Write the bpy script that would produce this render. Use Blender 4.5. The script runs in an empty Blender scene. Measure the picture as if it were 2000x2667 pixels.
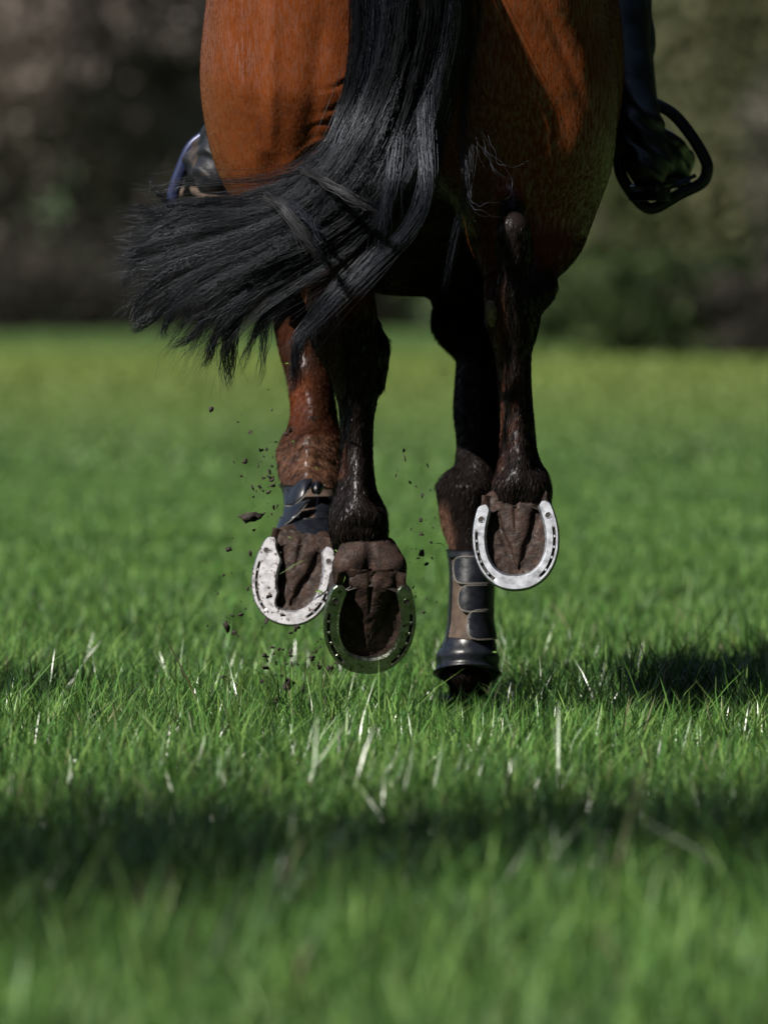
import bpy, math, random
import numpy as np
from mathutils import Vector, Matrix, Euler
R = math.radians
rng = np.random.default_rng(7)
random.seed(7)
scene = bpy.context.scene
COL = scene.collection

# ------------------------------------------------------------ camera
CZ = 0.744          # camera height
D0 = 15.0           # distance to the plane y = 0 (the horse's quarters)
KP = 0.0006         # metres per photo pixel at that distance
HOR = 700.0         # horizon row in the photo
def W(px, py, y):
    s = KP * (D0 + y) / D0
    return Vector(((px - 1000) * s, y, CZ + (HOR - py) * s))
cam = bpy.data.cameras.new('camera')
camo = bpy.data.objects.new('camera', cam); COL.objects.link(camo)
camo.location = (0, -D0, CZ); camo.rotation_euler = (R(90), 0, 0)
cam.sensor_fit = 'HORIZONTAL'; cam.sensor_width = 24; cam.lens = 300
cam.shift_y = -(1333.5 - HOR) / 2000
cam.clip_start = 0.5; cam.clip_end = 3000
cam.dof.use_dof = True; cam.dof.focus_distance = D0 + 0.05; cam.dof.aperture_fstop = 5.6
scene.camera = camo

# ------------------------------------------------------------ light
SUN_AZ = 48         # degrees left of the direction from horse to camera
SUN_EL = 43
sd = Vector((-math.sin(R(SUN_AZ)) * math.cos(R(SUN_EL)), -math.cos(R(SUN_AZ)) * math.cos(R(SUN_EL)), math.sin(R(SUN_EL))))
world = bpy.data.worlds.new('World'); scene.world = world; world.use_nodes = True
nt = world.node_tree
sky = nt.nodes.new('ShaderNodeTexSky'); sky.sky_type = 'NISHITA'; sky.sun_disc = False
sky.sun_elevation = R(SUN_EL); sky.sun_rotation = math.atan2(sd.x, sd.y)
nt.links.new(sky.outputs[0], nt.nodes['Background'].inputs[0])
nt.nodes['Background'].inputs[1].default_value = 0.05
sun = bpy.data.lights.new('sun', 'SUN'); sun.energy = 5.0; sun.angle = R(0.53); sun.color = (1.0, 0.945, 0.86)
suno = bpy.data.objects.new('sun', sun); COL.objects.link(suno)
suno.rotation_euler = (-sd).to_track_quat('-Z', 'Y').to_euler()
scene.view_settings.view_transform = 'Standard'; scene.view_settings.look = 'None'
scene.view_settings.gamma = 1.0; scene.view_settings.exposure = 0.7
scene.view_settings.use_curve_mapping = False

# ------------------------------------------------------------ helpers
def tag(o, label=None, cat=None, group=None, kind=None):
    if label: o['label'] = label
    if cat: o['category'] = cat
    if group: o['group'] = group
    if kind: o['kind'] = kind
    return o
def empty(name, loc, label, cat, group=None):
    o = bpy.data.objects.new(name, None); COL.objects.link(o); o.location = loc
    o.empty_display_size = 0.1
    return tag(o, label, cat, group)
def mkobj(name, verts, faces, mats, parent=None, smooth=True, cols=None, fmat=None, loc=None):
    """faces: an (n,4)/(n,3) array or a list of lists"""
    me = bpy.data.meshes.new(name)
    v = np.asarray(verts, dtype=np.float32).reshape(-1, 3)
    if loc is not None: v = v - np.asarray(loc, dtype=np.float32)
    if isinstance(faces, np.ndarray):
        n, m = faces.shape
        me.vertices.add(len(v)); me.vertices.foreach_set('co', v.ravel())
        me.loops.add(n * m); me.loops.foreach_set('vertex_index', faces.astype(np.int32).ravel())
        me.polygons.add(n); me.polygons.foreach_set('loop_start', np.arange(0, n * m, m, dtype=np.int32))
        me.update(calc_edges=True)
    else:
        me.from_pydata([tuple(map(float, p)) for p in v], [], [list(map(int, f)) for f in faces]); me.update()
    if smooth: me.polygons.foreach_set('use_smooth', np.ones(len(me.polygons), dtype=bool))
    for m_ in (mats if isinstance(mats, (list, tuple)) else [mats]): me.materials.append(m_)
    if fmat is not None: me.polygons.foreach_set('material_index', np.asarray(fmat, dtype=np.int32))
    if cols is not None:
        a = me.attributes.new('tint', 'FLOAT_COLOR', 'POINT')
        c = np.ones((len(v), 4), dtype=np.float32); cols = np.asarray(cols); c[:, :cols.shape[1]] = cols
        a.data.foreach_set('color', c.ravel())
    me.update()
    o = bpy.data.objects.new(name, me); COL.objects.link(o)
    if loc is not None: o.location = loc
    if parent is not None:
        o.parent = parent
        o.matrix_parent_inverse = Matrix.Identity(4)
        if loc is None:      # vertices are in world space: move them to the parent's space
            inv = world_of(parent).inverted()
            me.transform(inv)
        else:
            o.matrix_basis = world_of(parent).inverted() @ Matrix.Translation(Vector(loc))
    return o
def world_of(o):
    m = o.matrix_basis.copy()
    while o.parent is not None:
        o = o.parent; m = o.matrix_basis @ m
    return m
class MB:
    """collects several shapes into one mesh"""
    def __init__(s): s.v = []; s.f = []; s.m = []
    def add(s, v, f, mi=0, M=None):
        n = len(s.v)
        for p in v:
            p = Vector(p)
            s.v.append(M @ p if M is not None else p)
        for q in f: s.f.append([i + n for i in q]); s.m.append(mi)
    def tube(s, pts, rad, n=8, mi=0, M=None, flat=1.0, up=None, cap=True):
        pts = [Vector(p) for p in pts]; rad = rad if hasattr(rad, '__len__') else [rad] * len(pts)
        V = []; F = []; prev = None
        for i, p in enumerate(pts):
            t = (pts[min(i + 1, len(pts) - 1)] - pts[max(i - 1, 0)]).normalized()
            if up is not None: a = Vector(up)
            elif prev is None: a = Vector((0, 0, 1)) if abs(t.z) < .9 else Vector((0, 1, 0))
            else: a = prev
            a = (a - t * a.dot(t)).normalized(); b = t.cross(a); prev = a
            for k in range(n):
                w = 2 * math.pi * k / n
                V.append(p + (a * math.cos(w) + b * math.sin(w) * flat) * rad[i])
        for i in range(len(pts) - 1):
            for k in range(n):
                F.append([i * n + k, i * n + (k + 1) % n, (i + 1) * n + (k + 1) % n, (i + 1) * n + k])
        if cap: F.append(list(range(n))[::-1]); F.append([(len(pts) - 1) * n + k for k in range(n)])
        s.add(V, F, mi, M)
    def box(s, c, d, mi=0, M=None, bev=0.12):
        # box with a chamfer round its edges
        c = Vector(c); h = [x / 2 for x in d]; b = min(h) * bev
        V = []; idx = {}
        for sx in (-1, 1):
            for sy in (-1, 1):
                for sz in (-1, 1):
                    for ax in range(3):
                        p = [sx * (h[0] - b), sy * (h[1] - b), sz * (h[2] - b)]
                        p[ax] = (sx, sy, sz)[ax] * h[ax]
                        idx[(sx, sy, sz, ax)] = len(V); V.append(c + Vector(p))
        F = []
        S = (-1, 1)
        for ax in range(3):
            o1, o2 = [a for a in range(3) if a != ax]
            for sg in S:
                q = []
                for (u, w) in ((-1, -1), (1, -1), (1, 1), (-1, 1)):
                    t = [0, 0, 0]; t[ax] = sg; t[o1] = u; t[o2] = w
                    q.append(idx[(*t, ax)])
                F.append(q)
        for ax in range(3):
            o1, o2 = [a for a in range(3) if a != ax]
            for u in S:
                for w in S:
                    t1 = [0, 0, 0]; t1[o1] = u; t1[o2] = w
                    a1 = list(t1); a1[ax] = -1; a2 = list(t1); a2[ax] = 1
                    F.append([idx[(*a1, o1)], idx[(*a2, o1)], idx[(*a2, o2)], idx[(*a1, o2)]])
        for sx in S:
            for sy in S:
                for sz in S: F.append([idx[(sx, sy, sz, a)] for a in range(3)])
        s.add(V, F, mi, M)
    def build(s, name, mats, parent=None, smooth=True, loc=None):
        return mkobj(name, [tuple(p) for p in s.v], s.f, mats, parent, smooth, fmat=s.m, loc=loc)

def spline(tab, q):
    """monotone cubic through rows of tab (first column is the key), sampled at q"""
    tab = np.array(sorted(tab), dtype=float); x = tab[:, 0]; out = []
    h = np.diff(x)
    for c in range(1, tab.shape[1]):
        y = tab[:, c]; d = np.diff(y) / h; m = np.zeros_like(y)
        m[0] = d[0]; m[-1] = d[-1]
        for i in range(1, len(y) - 1):
            if d[i - 1] * d[i] > 0:
                w1 = 2 * h[i] + h[i - 1]; w2 = h[i] + 2 * h[i - 1]
                m[i] = (w1 + w2) / (w1 / d[i - 1] + w2 / d[i])
        qq = np.clip(q, x[0], x[-1]); k = np.clip(np.searchsorted(x, qq) - 1, 0, len(h) - 1)
        t = (qq - x[k]) / h[k]
        out.append((2*t**3 - 3*t**2 + 1) * y[k] + (t**3 - 2*t**2 + t) * h[k] * m[k] + (-2*t**3 + 3*t**2) * y[k+1] + (t**3 - t**2) * h[k] * m[k+1])
    return out
def crom(pts, n):
    """Catmull-Rom through pts, n samples"""
    P = np.array([list(p) for p in pts], dtype=float)
    P = np.vstack([2*P[0]-P[1], P, 2*P[-1]-P[-2]]); m = len(P) - 3
    t = np.linspace(0, m - 1e-6, n); i = t.astype(int); f = (t - i)[:, None]
    a, b, c, d = P[i], P[i+1], P[i+2], P[i+3]
    return .5 * (2*b + (c-a)*f + (2*a-5*b+4*c-d)*f**2 + (-a+3*b-3*c+d)*f**3)
def vnoise(p, seed=0):
    """cheap smooth noise -1..1 on an (n,3) array"""
    r = np.random.default_rng(seed); out = np.zeros(len(p)); 
    for k in range(6):
        w = r.normal(size=3); w /= np.linalg.norm(w); f = r.uniform(.6, 1.5)
        out += np.sin(p @ w * f * 2*np.pi + r.uniform(0, 6.28) + 1.3*np.sin(p @ np.roll(w, 1) * 2*np.pi*f*.7 + k))
    return out / 3.2

# ------------------------------------------------------------ materials
def mat(name, base=(.5,.5,.5), rough=.5, metal=0.0, spec=.5, tint=False, var=0.0, vscale=20, bump=0.0, bscale=200, bstretch=(1,1,1),
        rvar=0.0, sheen=0.0, coat=0.0, trans=0.0, col2=None, c2scale=30, c2lo=.5, c2hi=.6, sheentint=(1,1,1), bdist=.001, bump2=0.0, b2scale=30, streak=0.0):
    m = bpy.data.materials.new(name); m.use_nodes = True
    N = m.node_tree.nodes; L = m.node_tree.links; P = N['Principled BSDF']
    P.inputs['Roughness'].default_value = rough; P.inputs['Metallic'].default_value = metal
    P.inputs['Specular IOR Level'].default_value = spec
    P.inputs['Sheen Weight'].default_value = sheen; P.inputs['Sheen Tint'].default_value = (*sheentint, 1)
    P.inputs['Coat Weight'].default_value = coat
    tc = N.new('ShaderNodeTexCoord')
    if tint:
        a = N.new('ShaderNodeAttribute'); a.attribute_name = 'tint'; src = a.outputs['Color']
    else:
        c = N.new('ShaderNodeRGB'); c.outputs[0].default_value = (*base, 1); src = c.outputs[0]
    def noise(scale, detail=4, rough_=.55, stretch=(1,1,1)):
        mp = N.new('ShaderNodeMapping'); mp.inputs['Scale'].default_value = stretch
        L.new(tc.outputs['Object'], mp.inputs['Vector'])
        n = N.new('ShaderNodeTexNoise'); n.inputs['Scale'].default_value = scale
        n.inputs['Detail'].default_value = detail; n.inputs['Roughness'].default_value = rough_
        L.new(mp.outputs[0], n.inputs['Vector']); return n.outputs['Fac']
    if col2 is not None:
        mr = N.new('ShaderNodeMapRange'); L.new(noise(c2scale), mr.inputs['Value'])
        mr.inputs['From Min'].default_value = c2lo; mr.inputs['From Max'].default_value = c2hi
        mx = N.new('ShaderNodeMix'); mx.data_type = 'RGBA'; L.new(mr.outputs[0], mx.inputs[0])
        L.new(src, mx.inputs[6]); mx.inputs[7].default_value = (*col2, 1); src = mx.outputs[2]
    if var > 0:
        mr = N.new('ShaderNodeMapRange'); L.new(noise(vscale), mr.inputs['Value'])
        mr.inputs['From Min'].default_value = .3; mr.inputs['From Max'].default_value = .7
        mr.inputs['To Min'].default_value = 1 - var; mr.inputs['To Max'].default_value = 1 + var
        mx = N.new('ShaderNodeVectorMath'); mx.operation = 'SCALE'
        L.new(src, mx.inputs[0]); L.new(mr.outputs[0], mx.inputs['Scale']); src = mx.outputs[0]
    L.new(src, P.inputs['Base Color'])
    if rvar > 0:
        mr = N.new('ShaderNodeMapRange'); L.new(noise(vscale * 1.7), mr.inputs['Value'])
        mr.inputs['From Min'].default_value = .3; mr.inputs['From Max'].default_value = .7
        mr.inputs['To Min'].default_value = max(0.02, rough - rvar); mr.inputs['To Max'].default_value = min(1, rough + rvar)
        L.new(mr.outputs[0], P.inputs['Roughness'])
    if streak > 0:
        mr = N.new('ShaderNodeMapRange'); L.new(noise(260, 2, .6, (1,1,.13)), mr.inputs['Value'])
        mr.inputs['From Min'].default_value = .42; mr.inputs['From Max'].default_value = .62
        mr.inputs['To Min'].default_value = spec*(1-streak); mr.inputs['To Max'].default_value = spec*(1+streak)
        L.new(mr.outputs[0], P.inputs['Specular IOR Level'])
    nrm = None
    if bump > 0:
        b = N.new('ShaderNodeBump'); b.inputs['Strength'].default_value = bump; b.inputs['Distance'].default_value = bdist
        L.new(noise(bscale, 3, .6, bstretch), b.inputs['Height']); nrm = b
    if bump2 > 0:
        b2 = N.new('ShaderNodeBump'); b2.inputs['Strength'].default_value = bump2; b2.inputs['Distance'].default_value = .004
        L.new(noise(b2scale, 4, .55), b2.inputs['Height'])
        if nrm: L.new(nrm.outputs[0], b2.inputs['Normal'])
        nrm = b2
    if nrm: L.new(nrm.outputs[0], P.inputs['Normal'])
    if trans > 0:
        t = N.new('ShaderNodeBsdfTranslucent'); L.new(src, t.inputs['Color'])
        ms = N.new('ShaderNodeMixShader'); ms.inputs[0].default_value = trans
        L.new(P.outputs[0], ms.inputs[1]); L.new(t.outputs[0], ms.inputs[2])
        L.new(ms.outputs[0], N['Material Output'].inputs['Surface'])
    return m
M_coat = mat('horse_coat', tint=True, streak=.9, rough=.43, spec=.36, var=.13, vscale=45, bump=.5, bscale=230, bstretch=(1,1,.22), bdist=.0016, rvar=.07, sheen=.0, sheentint=(1,.75,.55), bump2=.10, b2scale=32)
def coat_finish():
    N = M_coat.node_tree.nodes; L = M_coat.node_tree.links; P = N['Principled BSDF']
    a = [n for n in N if n.type == 'ATTRIBUTE'][0]; sp = N.new('ShaderNodeSeparateColor'); L.new(a.outputs['Color'], sp.inputs[0])
    mr = N.new('ShaderNodeMapRange'); L.new(sp.outputs[0], mr.inputs['Value'])
    mr.inputs['From Min'].default_value = .02; mr.inputs['From Max'].default_value = .13; mr.inputs['To Min'].default_value = .37; mr.inputs['To Max'].default_value = .42
    for l in list(P.inputs['Roughness'].links): L.remove(l)
    L.new(mr.outputs[0], P.inputs['Roughness'])
    P.inputs['Specular Tint'].default_value = (.92,.92,1,1)
    old = P.inputs['Specular IOR Level'].links[0].from_socket; mu = N.new('ShaderNodeMath'); mu.operation = 'MULTIPLY'
    L.new(old, mu.inputs[0]); L.new(a.outputs['Alpha'], mu.inputs[1]); L.new(mu.outputs[0], P.inputs['Specular IOR Level'])
coat_finish()
M_hair = mat('tail_hair', tint=True, rough=.37, spec=.36)
M_hair.node_tree.nodes['Principled BSDF'].inputs['Specular Tint'].default_value = (.80,.87,1,1)
M_hoof = mat('hoof_horn', base=(.022,.016,.013), rough=.6, spec=.3, var=.4, vscale=60, bump=.4, bscale=150, bstretch=(1,.2,1))
M_sole = mat('hoof_sole', base=(.029,.0165,.0125), spec=.22, rough=.66, var=.5, vscale=60, bump=.9, bscale=330, bdist=.0013, rvar=.32, bump2=.45, b2scale=60, col2=(.020,.012,.010), c2scale=70)
M_shoe = mat('shoe_steel', base=(.30,.315,.35), rough=.42, metal=1.0, var=.18, vscale=60, bump=.35, bscale=500, rvar=.10, bdist=.0004)
M_shoedark = mat('shoe_groove', base=(.02,.016,.013), rough=.8)
M_shoedirty = mat('shoe_spattered', base=(.33,.33,.35), rough=.45, metal=1.0, var=.18, vscale=60, bump=.35, bscale=400, rvar=.10, bdist=.0004, col2=(.07,.05,.04), c2scale=150, c2lo=.60, c2hi=.63)
M_shoedull = mat('shoe_soiled', base=(.30,.33,.27), rough=.30, metal=1.0, var=.25, vscale=60, bump=.5, bscale=400, rvar=.12, bdist=.0006, col2=(.06,.035,.02), c2scale=110, c2lo=.62, c2hi=.66)
M_boot = mat('boot_shell', base=(.007,.0085,.013), rough=.36, spec=.5, var=.35, vscale=50, bump=.25, bscale=260, rvar=.12)
M_boottrim = mat('boot_trim', base=(.16,.15,.135), rough=.6)
M_lining = mat('boot_lining', base=(.060,.038,.026), rough=.8, var=.45, vscale=70, bump=.5, bscale=200, bdist=.002)
M_leather = mat('rider_leather', base=(.010,.011,.014), rough=.38, var=.3, vscale=40, bump=.3, bscale=300, rvar=.1, bump2=.4, b2scale=22)
M_leatherworn = mat('worn_leather', base=(.007,.008,.012), spec=.35, rough=.55, var=.3, vscale=40, bump=.5, bscale=240, col2=(.060,.042,.030), c2scale=24, c2lo=.50, c2hi=.66, bump2=.8, b2scale=34)
M_stirrup = mat('stirrup_blue', base=(.018,.025,.070), rough=.36, metal=.3, var=.15, vscale=50, bump=.1, bscale=300)  # bluer copy for the sunlit left stirrup
M_stirrupdark = mat('stirrup_dark', base=(.012,.014,.026), rough=.33, metal=.3)  # same blue with shade painted in for the right stirrup; treads share it
M_saddle = mat('saddle_leather', base=(.02,.014,.011), rough=.4, bump=.3, bscale=250)
M_cloth = mat('rider_cloth', tint=True, rough=.85, bump=.3, bscale=500)
M_chest = mat('chestnut_horn', base=(.17,.13,.085), rough=.85, var=.4, vscale=120, bump=1.0, bscale=260, bdist=.003)
M_mud = mat('mud', base=(.022,.014,.011), rough=.8, var=.5, vscale=120, bump=1, bscale=300, bdist=.002)
M_grass = mat('grass_blade', tint=True, rough=.27, spec=.5, trans=.25)
M_grassdull = mat('grass_blade_dull', tint=True, rough=.5, spec=.3, trans=.25)
M_leaf = mat('leaf', tint=True, rough=.8, spec=.1, trans=.4)
M_bark = mat('bark', base=(.055,.042,.032), rough=.9, var=.4, vscale=6, bump=1, bscale=12, bdist=.03)

# ------------------------------------------------------------ implicit surfaces
def surface_nets(F, X, Y, Z):
    s = F < 0
    c = [s[i:s.shape[0]-1+i, j:s.shape[1]-1+j, k:s.shape[2]-1+k] for i in (0,1) for j in (0,1) for k in (0,1)]
    al = c[0].copy(); an = c[0].copy()
    for q in c[1:]: al &= q; an |= q
    act = an & ~al
    I, J, K = np.nonzero(act); n = len(I)
    vid = np.full(act.shape, -1, dtype=np.int32); vid[I, J, K] = np.arange(n)
    P = np.zeros((n, 3)); C = np.zeros(n)
    cor = [(i,j,k) for i in (0,1) for j in (0,1) for k in (0,1)]
    for a in cor:
        for b in cor:
            if sum(abs(a[q]-b[q]) for q in range(3)) == 1 and a < b:
                fa = F[I+a[0], J+a[1], K+a[2]].astype(float); fb = F[I+b[0], J+b[1], K+b[2]].astype(float)
                m = (fa < 0) != (fb < 0); t = np.where(m, fa / np.where(m, fa - fb, 1), 0)
                pa = np.stack([X[I+a[0]], Y[J+a[1]], Z[K+a[2]]], 1); pb = np.stack([X[I+b[0]], Y[J+b[1]], Z[K+b[2]]], 1)
                P += np.where(m[:, None], pa + (pb-pa)*t[:, None], 0); C += m
    P /= C[:, None]
    faces = []
    for ax in range(3):
        sl0 = [slice(None)]*3; sl1 = [slice(None)]*3
        sl0[ax] = slice(0, -1); sl1[ax] = slice(1, None)
        a = s[tuple(sl0)]; b = s[tuple(sl1)]
        ch = a != b
        i, j, k = np.nonzero(ch); sg = a[i, j, k]
        o = [(ax+1) % 3, (ax+2) % 3]
        idx = np.stack([i, j, k], 1)
        ok = (idx[:, o[0]] > 0) & (idx[:, o[1]] > 0) & (idx[:, o[0]] < F.shape[o[0]]-1) & (idx[:, o[1]] < F.shape[o[1]]-1)
        idx = idx[ok]; sg = sg[ok]
        def g(d0, d1):
            q = idx.copy(); q[:, o[0]] -= d0; q[:, o[1]] -= d1; return vid[q[:, 0], q[:, 1], q[:, 2]]
        f = np.stack([g(1, 1), g(0, 1), g(0, 0), g(1, 0)], 1)
        f[~sg] = f[~sg][:, ::-1]
        faces.append(f)
    return P, np.vstack(faces)
class Field:
    def __init__(s, X, Y, Z):
        s.X, s.Y, s.Z = [np.asarray(a, dtype=np.float32) for a in (X, Y, Z)]
        s.F = np.full((len(X), len(Y), len(Z)), .5, dtype=np.float32)
    def sub(s, lo, hi):
        r = []
        for A, l, h in ((s.X, lo[0], hi[0]), (s.Y, lo[1], hi[1]), (s.Z, lo[2], hi[2])):
            r.append(slice(int(np.searchsorted(A, l)), int(np.searchsorted(A, h))))
        return tuple(r), s.X[r[0]][:, None, None], s.Y[r[1]][None, :, None], s.Z[r[2]][None, None, :]
    def put(s, sl, f, k):
        a = s.F[sl]
        if k < 0:      # carve
            k = -k; h = np.clip(.5 - .5*(a + f)/k, 0, 1); s.F[sl] = a*(1-h) - f*h + k*h*(1-h); return
        h = np.clip(.5 + .5*(f - a)/k, 0, 1)
        s.F[sl] = f*(1-h) + a*h - k*h*(1-h)
    def loftz(s, tab, k=.02, p=2.0, mod=None, blur=0):
        """rows: z, cx, cy, a, b"""
        T = np.array(tab); m = .05 + k
        lo = (np.min(T[:,1]-T[:,3])-m, np.min(T[:,2]-T[:,4])-m, T[:,0].min()-m); hi = (np.max(T[:,1]+T[:,3])+m, np.max(T[:,2]+T[:,4])+m, T[:,0].max()+m)
        sl, x, y, z = s.sub(lo, hi)
        zz_ = z.ravel(); zd = np.arange(T[:,0].min(), T[:,0].max()+.002, .002); cs = spline(tab, zd)
        if blur:    # even out the profile of the upper limb
            kn = np.exp(-(np.arange(-30, 31)*.002/blur)**2/2); kn /= kn.sum(); wz = sm(zd, .70, .82)
            cs = [c*(1-wz)+wz*np.convolve(np.pad(c, 30, 'edge'), kn, 'valid') for c in cs]
        cx, cy, a, b = [np.interp(zz_, zd, c).astype(np.float32)[None, None, :] for c in cs]
        if callable(p): p = p(zz_).astype(np.float32)[None, None, :]
        u = np.abs((x-cx)/a)+1e-4; v = np.abs((y-cy)/b)+1e-4
        q = (u**p + v**p)**(1/p)
        gx = u**(p-1)/a; gy = v**(p-1)/b
        f = (q-1) / np.maximum(q**(1-p)*np.sqrt(gx*gx+gy*gy), 1e-3)
        f = np.minimum(f, .4)
        if mod is not None: f = f + mod(x, y, z)
        e = np.maximum(T[:,0].min()-z, z-T[:,0].max())
        f = np.maximum(f, e)
        s.put(sl, f.astype(np.float32), k)
    def lofty(s, tab, k=.05, p=2.2):
        """rows: y, cx, cz, a, up, down"""
        T = np.array(tab); m = .05 + k
        lo = (np.min(T[:,1]-T[:,3])-m, T[:,0].min()-m, np.min(T[:,2]-T[:,5])-m); hi = (np.max(T[:,1]+T[:,3])+m, T[:,0].max()+m, np.max(T[:,2]+T[:,4])+m)
        sl, x, y, z = s.sub(lo, hi)
        cx, cz, a, up, dn = [c.astype(np.float32)[None, :, None] for c in spline(tab, y.ravel())]
        h = np.where(z > cz, up, dn)
        q = (np.abs((x-cx)/a)**p + np.abs((z-cz)/h)**p)**(1/p)
        f = np.minimum((q-1)*np.minimum(a, h), .4)
        f = np.maximum(f, np.maximum(T[:,0].min()-y, y-T[:,0].max()))
        s.put(sl, f.astype(np.float32), k)
    def cone(s, a, b, ra, rb, k=.02, sc=(1,1,1)):
        a = np.array(a, float); b = np.array(b, float); r = max(ra, rb) + abs(k) + .03
        sl, x, y, z = s.sub(np.minimum(a, b)-r*np.array(1/np.array(sc)).max(), np.maximum(a, b)+r*np.array(1/np.array(sc)).max())
        d = (b-a); L2 = max(float(d@d), 1e-9)
        px, py, pz = (x-a[0]), (y-a[1]), (z-a[2])
        t = np.clip((px*d[0]+py*d[1]+pz*d[2])/L2, 0, 1)
        f = np.sqrt(((px-d[0]*t)*sc[0])**2+((py-d[1]*t)*sc[1])**2+((pz-d[2]*t)*sc[2])**2) - (ra+(rb-ra)*t)
        s.put(sl, f.astype(np.float32), k)
    def chain(s, rows, k=.02, sc=(1,1,1)):
        for r0, r1 in zip(rows[:-1], rows[1:]): s.cone(r0[0], r1[0], r0[1], r1[1], k, sc)
    def mesh(s): return surface_nets(s.F, s.X, s.Y, s.Z)

def limb(rows):
    """rows in photo pixels: py, left px, right px, y centre, y half -> z, cx, cy, a, b"""
    out = []
    for py, l, r, y, b in rows:
        p = W((l+r)/2, py, y); out.append((p.z, p.x, y, (r-l)/2*KP*(D0+y)/D0, b))
    return out
def axis(*segs):
    out = []
    for a, b, st in segs: out.append(np.arange(a, b, st))
    return np.concatenate(out)
def sm(x, a, b):
    t = np.clip((x-a)/(b-a), 0, 1); return t*t*(3-2*t)

# ============================================================ SETTING
# ground sheet
def build_ground():
    n = 90
    xs = np.concatenate([-np.geomspace(2, 900, 22)[::-1], np.linspace(-1.9, 1.9, 12), np.geomspace(2, 900, 22)])
    ys = np.concatenate([np.linspace(-40, 140, 60), np.geomspace(145, 1200, 22)])
    X, Y = np.meshgrid(xs, ys, indexing='ij')
    Zz = 0.0*X + np.where(Y > 10, .05*np.sin(X*.21+1)*np.sin(Y*.13)*np.clip((Y-10)/30, 0, 1), 0)
    Zz -= .13*sm(Y, 45, 100)
    # a bank rises behind the woodland
    Zz += np.clip((Y-150)/250, 0, 1)**1.2*30
    v = np.stack([X, Y, Zz], -1).reshape(-1, 3)
    i, j = np.meshgrid(np.arange(len(xs)-1), np.arange(len(ys)-1), indexing='ij'); m = len(ys)
    f = np.stack([i*m+j, (i+1)*m+j, (i+1)*m+j+1, i*m+j+1], -1).reshape(-1, 4)
    g = bpy.data.materials.new('field_soil_and_turf'); g.use_nodes = True
    N = g.node_tree.nodes; L = g.node_tree.links; P = N['Principled BSDF']; P.inputs['Roughness'].default_value = .9
    tc = N.new('ShaderNodeTexCoord'); n1 = N.new('ShaderNodeTexNoise'); n1.inputs['Scale'].default_value = 9; n1.inputs['Detail'].default_value = 8
    L.new(tc.outputs['Object'], n1.inputs['Vector'])
    rp = N.new('ShaderNodeValToRGB'); rp.color_ramp.elements[0].color = (.022,.042,.012,1); rp.color_ramp.elements[1].color = (.060,.105,.028,1)
    rp.color_ramp.elements[0].position = .35; rp.color_ramp.elements[1].position = .65
    L.new(n1.outputs['Fac'], rp.inputs[0]); L.new(rp.outputs[0], P.inputs['Base Color'])
    b = N.new('ShaderNodeBump'); b.inputs['Distance'].default_value = .02; L.new(n1.outputs['Fac'], b.inputs['Height']); L.new(b.outputs[0], P.inputs['Normal'])
    return tag(mkobj('ground', v, f, g), kind='structure')
build_ground()
def ground_z(x, y):
    return -.13*sm(y, 45, 100) + np.where(y > 10, .05*np.sin(x*.21+1)*np.sin(y*.13)*np.clip((y-10)/30, 0, 1), 0)

# grass: every blade a bent ribbon
def blades(x, y, h, w, lean, az, bend, col, roll=None):
    n = len(x); z0 = ground_z(x, y) - .004
    t = np.array([0, .42, .76, 1.0])
    dx, dy = np.cos(az), np.sin(az)
    face = az + np.pi/2 + rng.normal(0, .5, n)
    fx, fy = np.cos(face), np.sin(face)
    V = np.zeros((n, 7, 3), dtype=np.float32); C = np.zeros((n, 7, 3), dtype=np.float32)
    wt = [1, .92, .6, 0]; q = 0
    for k, tt in enumerate(t):
        off = h*(lean*tt + bend*tt*tt); zz = z0 + h*(tt - .35*bend*bend*tt*tt)
        cx = x + dx*off; cy = y + dy*off
        sg = (-1, 1) if k < 3 else (0,)
        for sgn in sg:
            V[:, q, 0] = cx + fx*w*wt[k]*sgn*.5; V[:, q, 1] = cy + fy*w*wt[k]*sgn*.5; V[:, q, 2] = zz
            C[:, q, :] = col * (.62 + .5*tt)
            q += 1
    base = (np.arange(n)*7)[:, None]
    quads = np.concatenate([base+np.array([[0,1,3,2]]), base+np.array([[2,3,5,4]]), base+np.array([[4,5,6,6]])], 0)
    tris = np.concatenate([base+np.array([[0,1,3]]), base+np.array([[0,3,2]]), base+np.array([[2,3,5]]), base+np.array([[2,5,4]]), base+np.array([[4,5,6]])], 0)
    return V.reshape(-1, 3), tris, C.reshape(-1, 3)
def grass_colour(x, y):
    n = len(x)
    a = np.array([.095,.225,.045]); b = np.array([.20,.34,.085]); c = np.array([.050,.13,.030])
    u = rng.random(n)[:, None]; c = np.where(rng.random((n,1)) < .35, np.array([.018,.045,.014]), c)
    col = np.where(u < .45, a, np.where(u < .75, b, c)) * (1+rng.uniform(-.25, .25, (n, 1))*(1-.7*sm(y, 3, 14)[:, None]))
    patch = vnoise(np.stack([x*1.3, y*.55, 0*x], 1), 3)[:, None]
    col = col*(1 + .16*patch)
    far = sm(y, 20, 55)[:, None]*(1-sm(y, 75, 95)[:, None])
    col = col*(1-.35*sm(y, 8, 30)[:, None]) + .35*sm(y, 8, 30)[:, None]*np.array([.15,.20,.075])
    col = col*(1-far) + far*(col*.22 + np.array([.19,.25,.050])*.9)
    straw = rng.random(n) < .016*(1-sm(y, 2, 6))
    col[straw] = np.array([.26,.24,.14])*rng.uniform(.6, 1.2, (straw.sum(), 1))
    return col*.76
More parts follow.
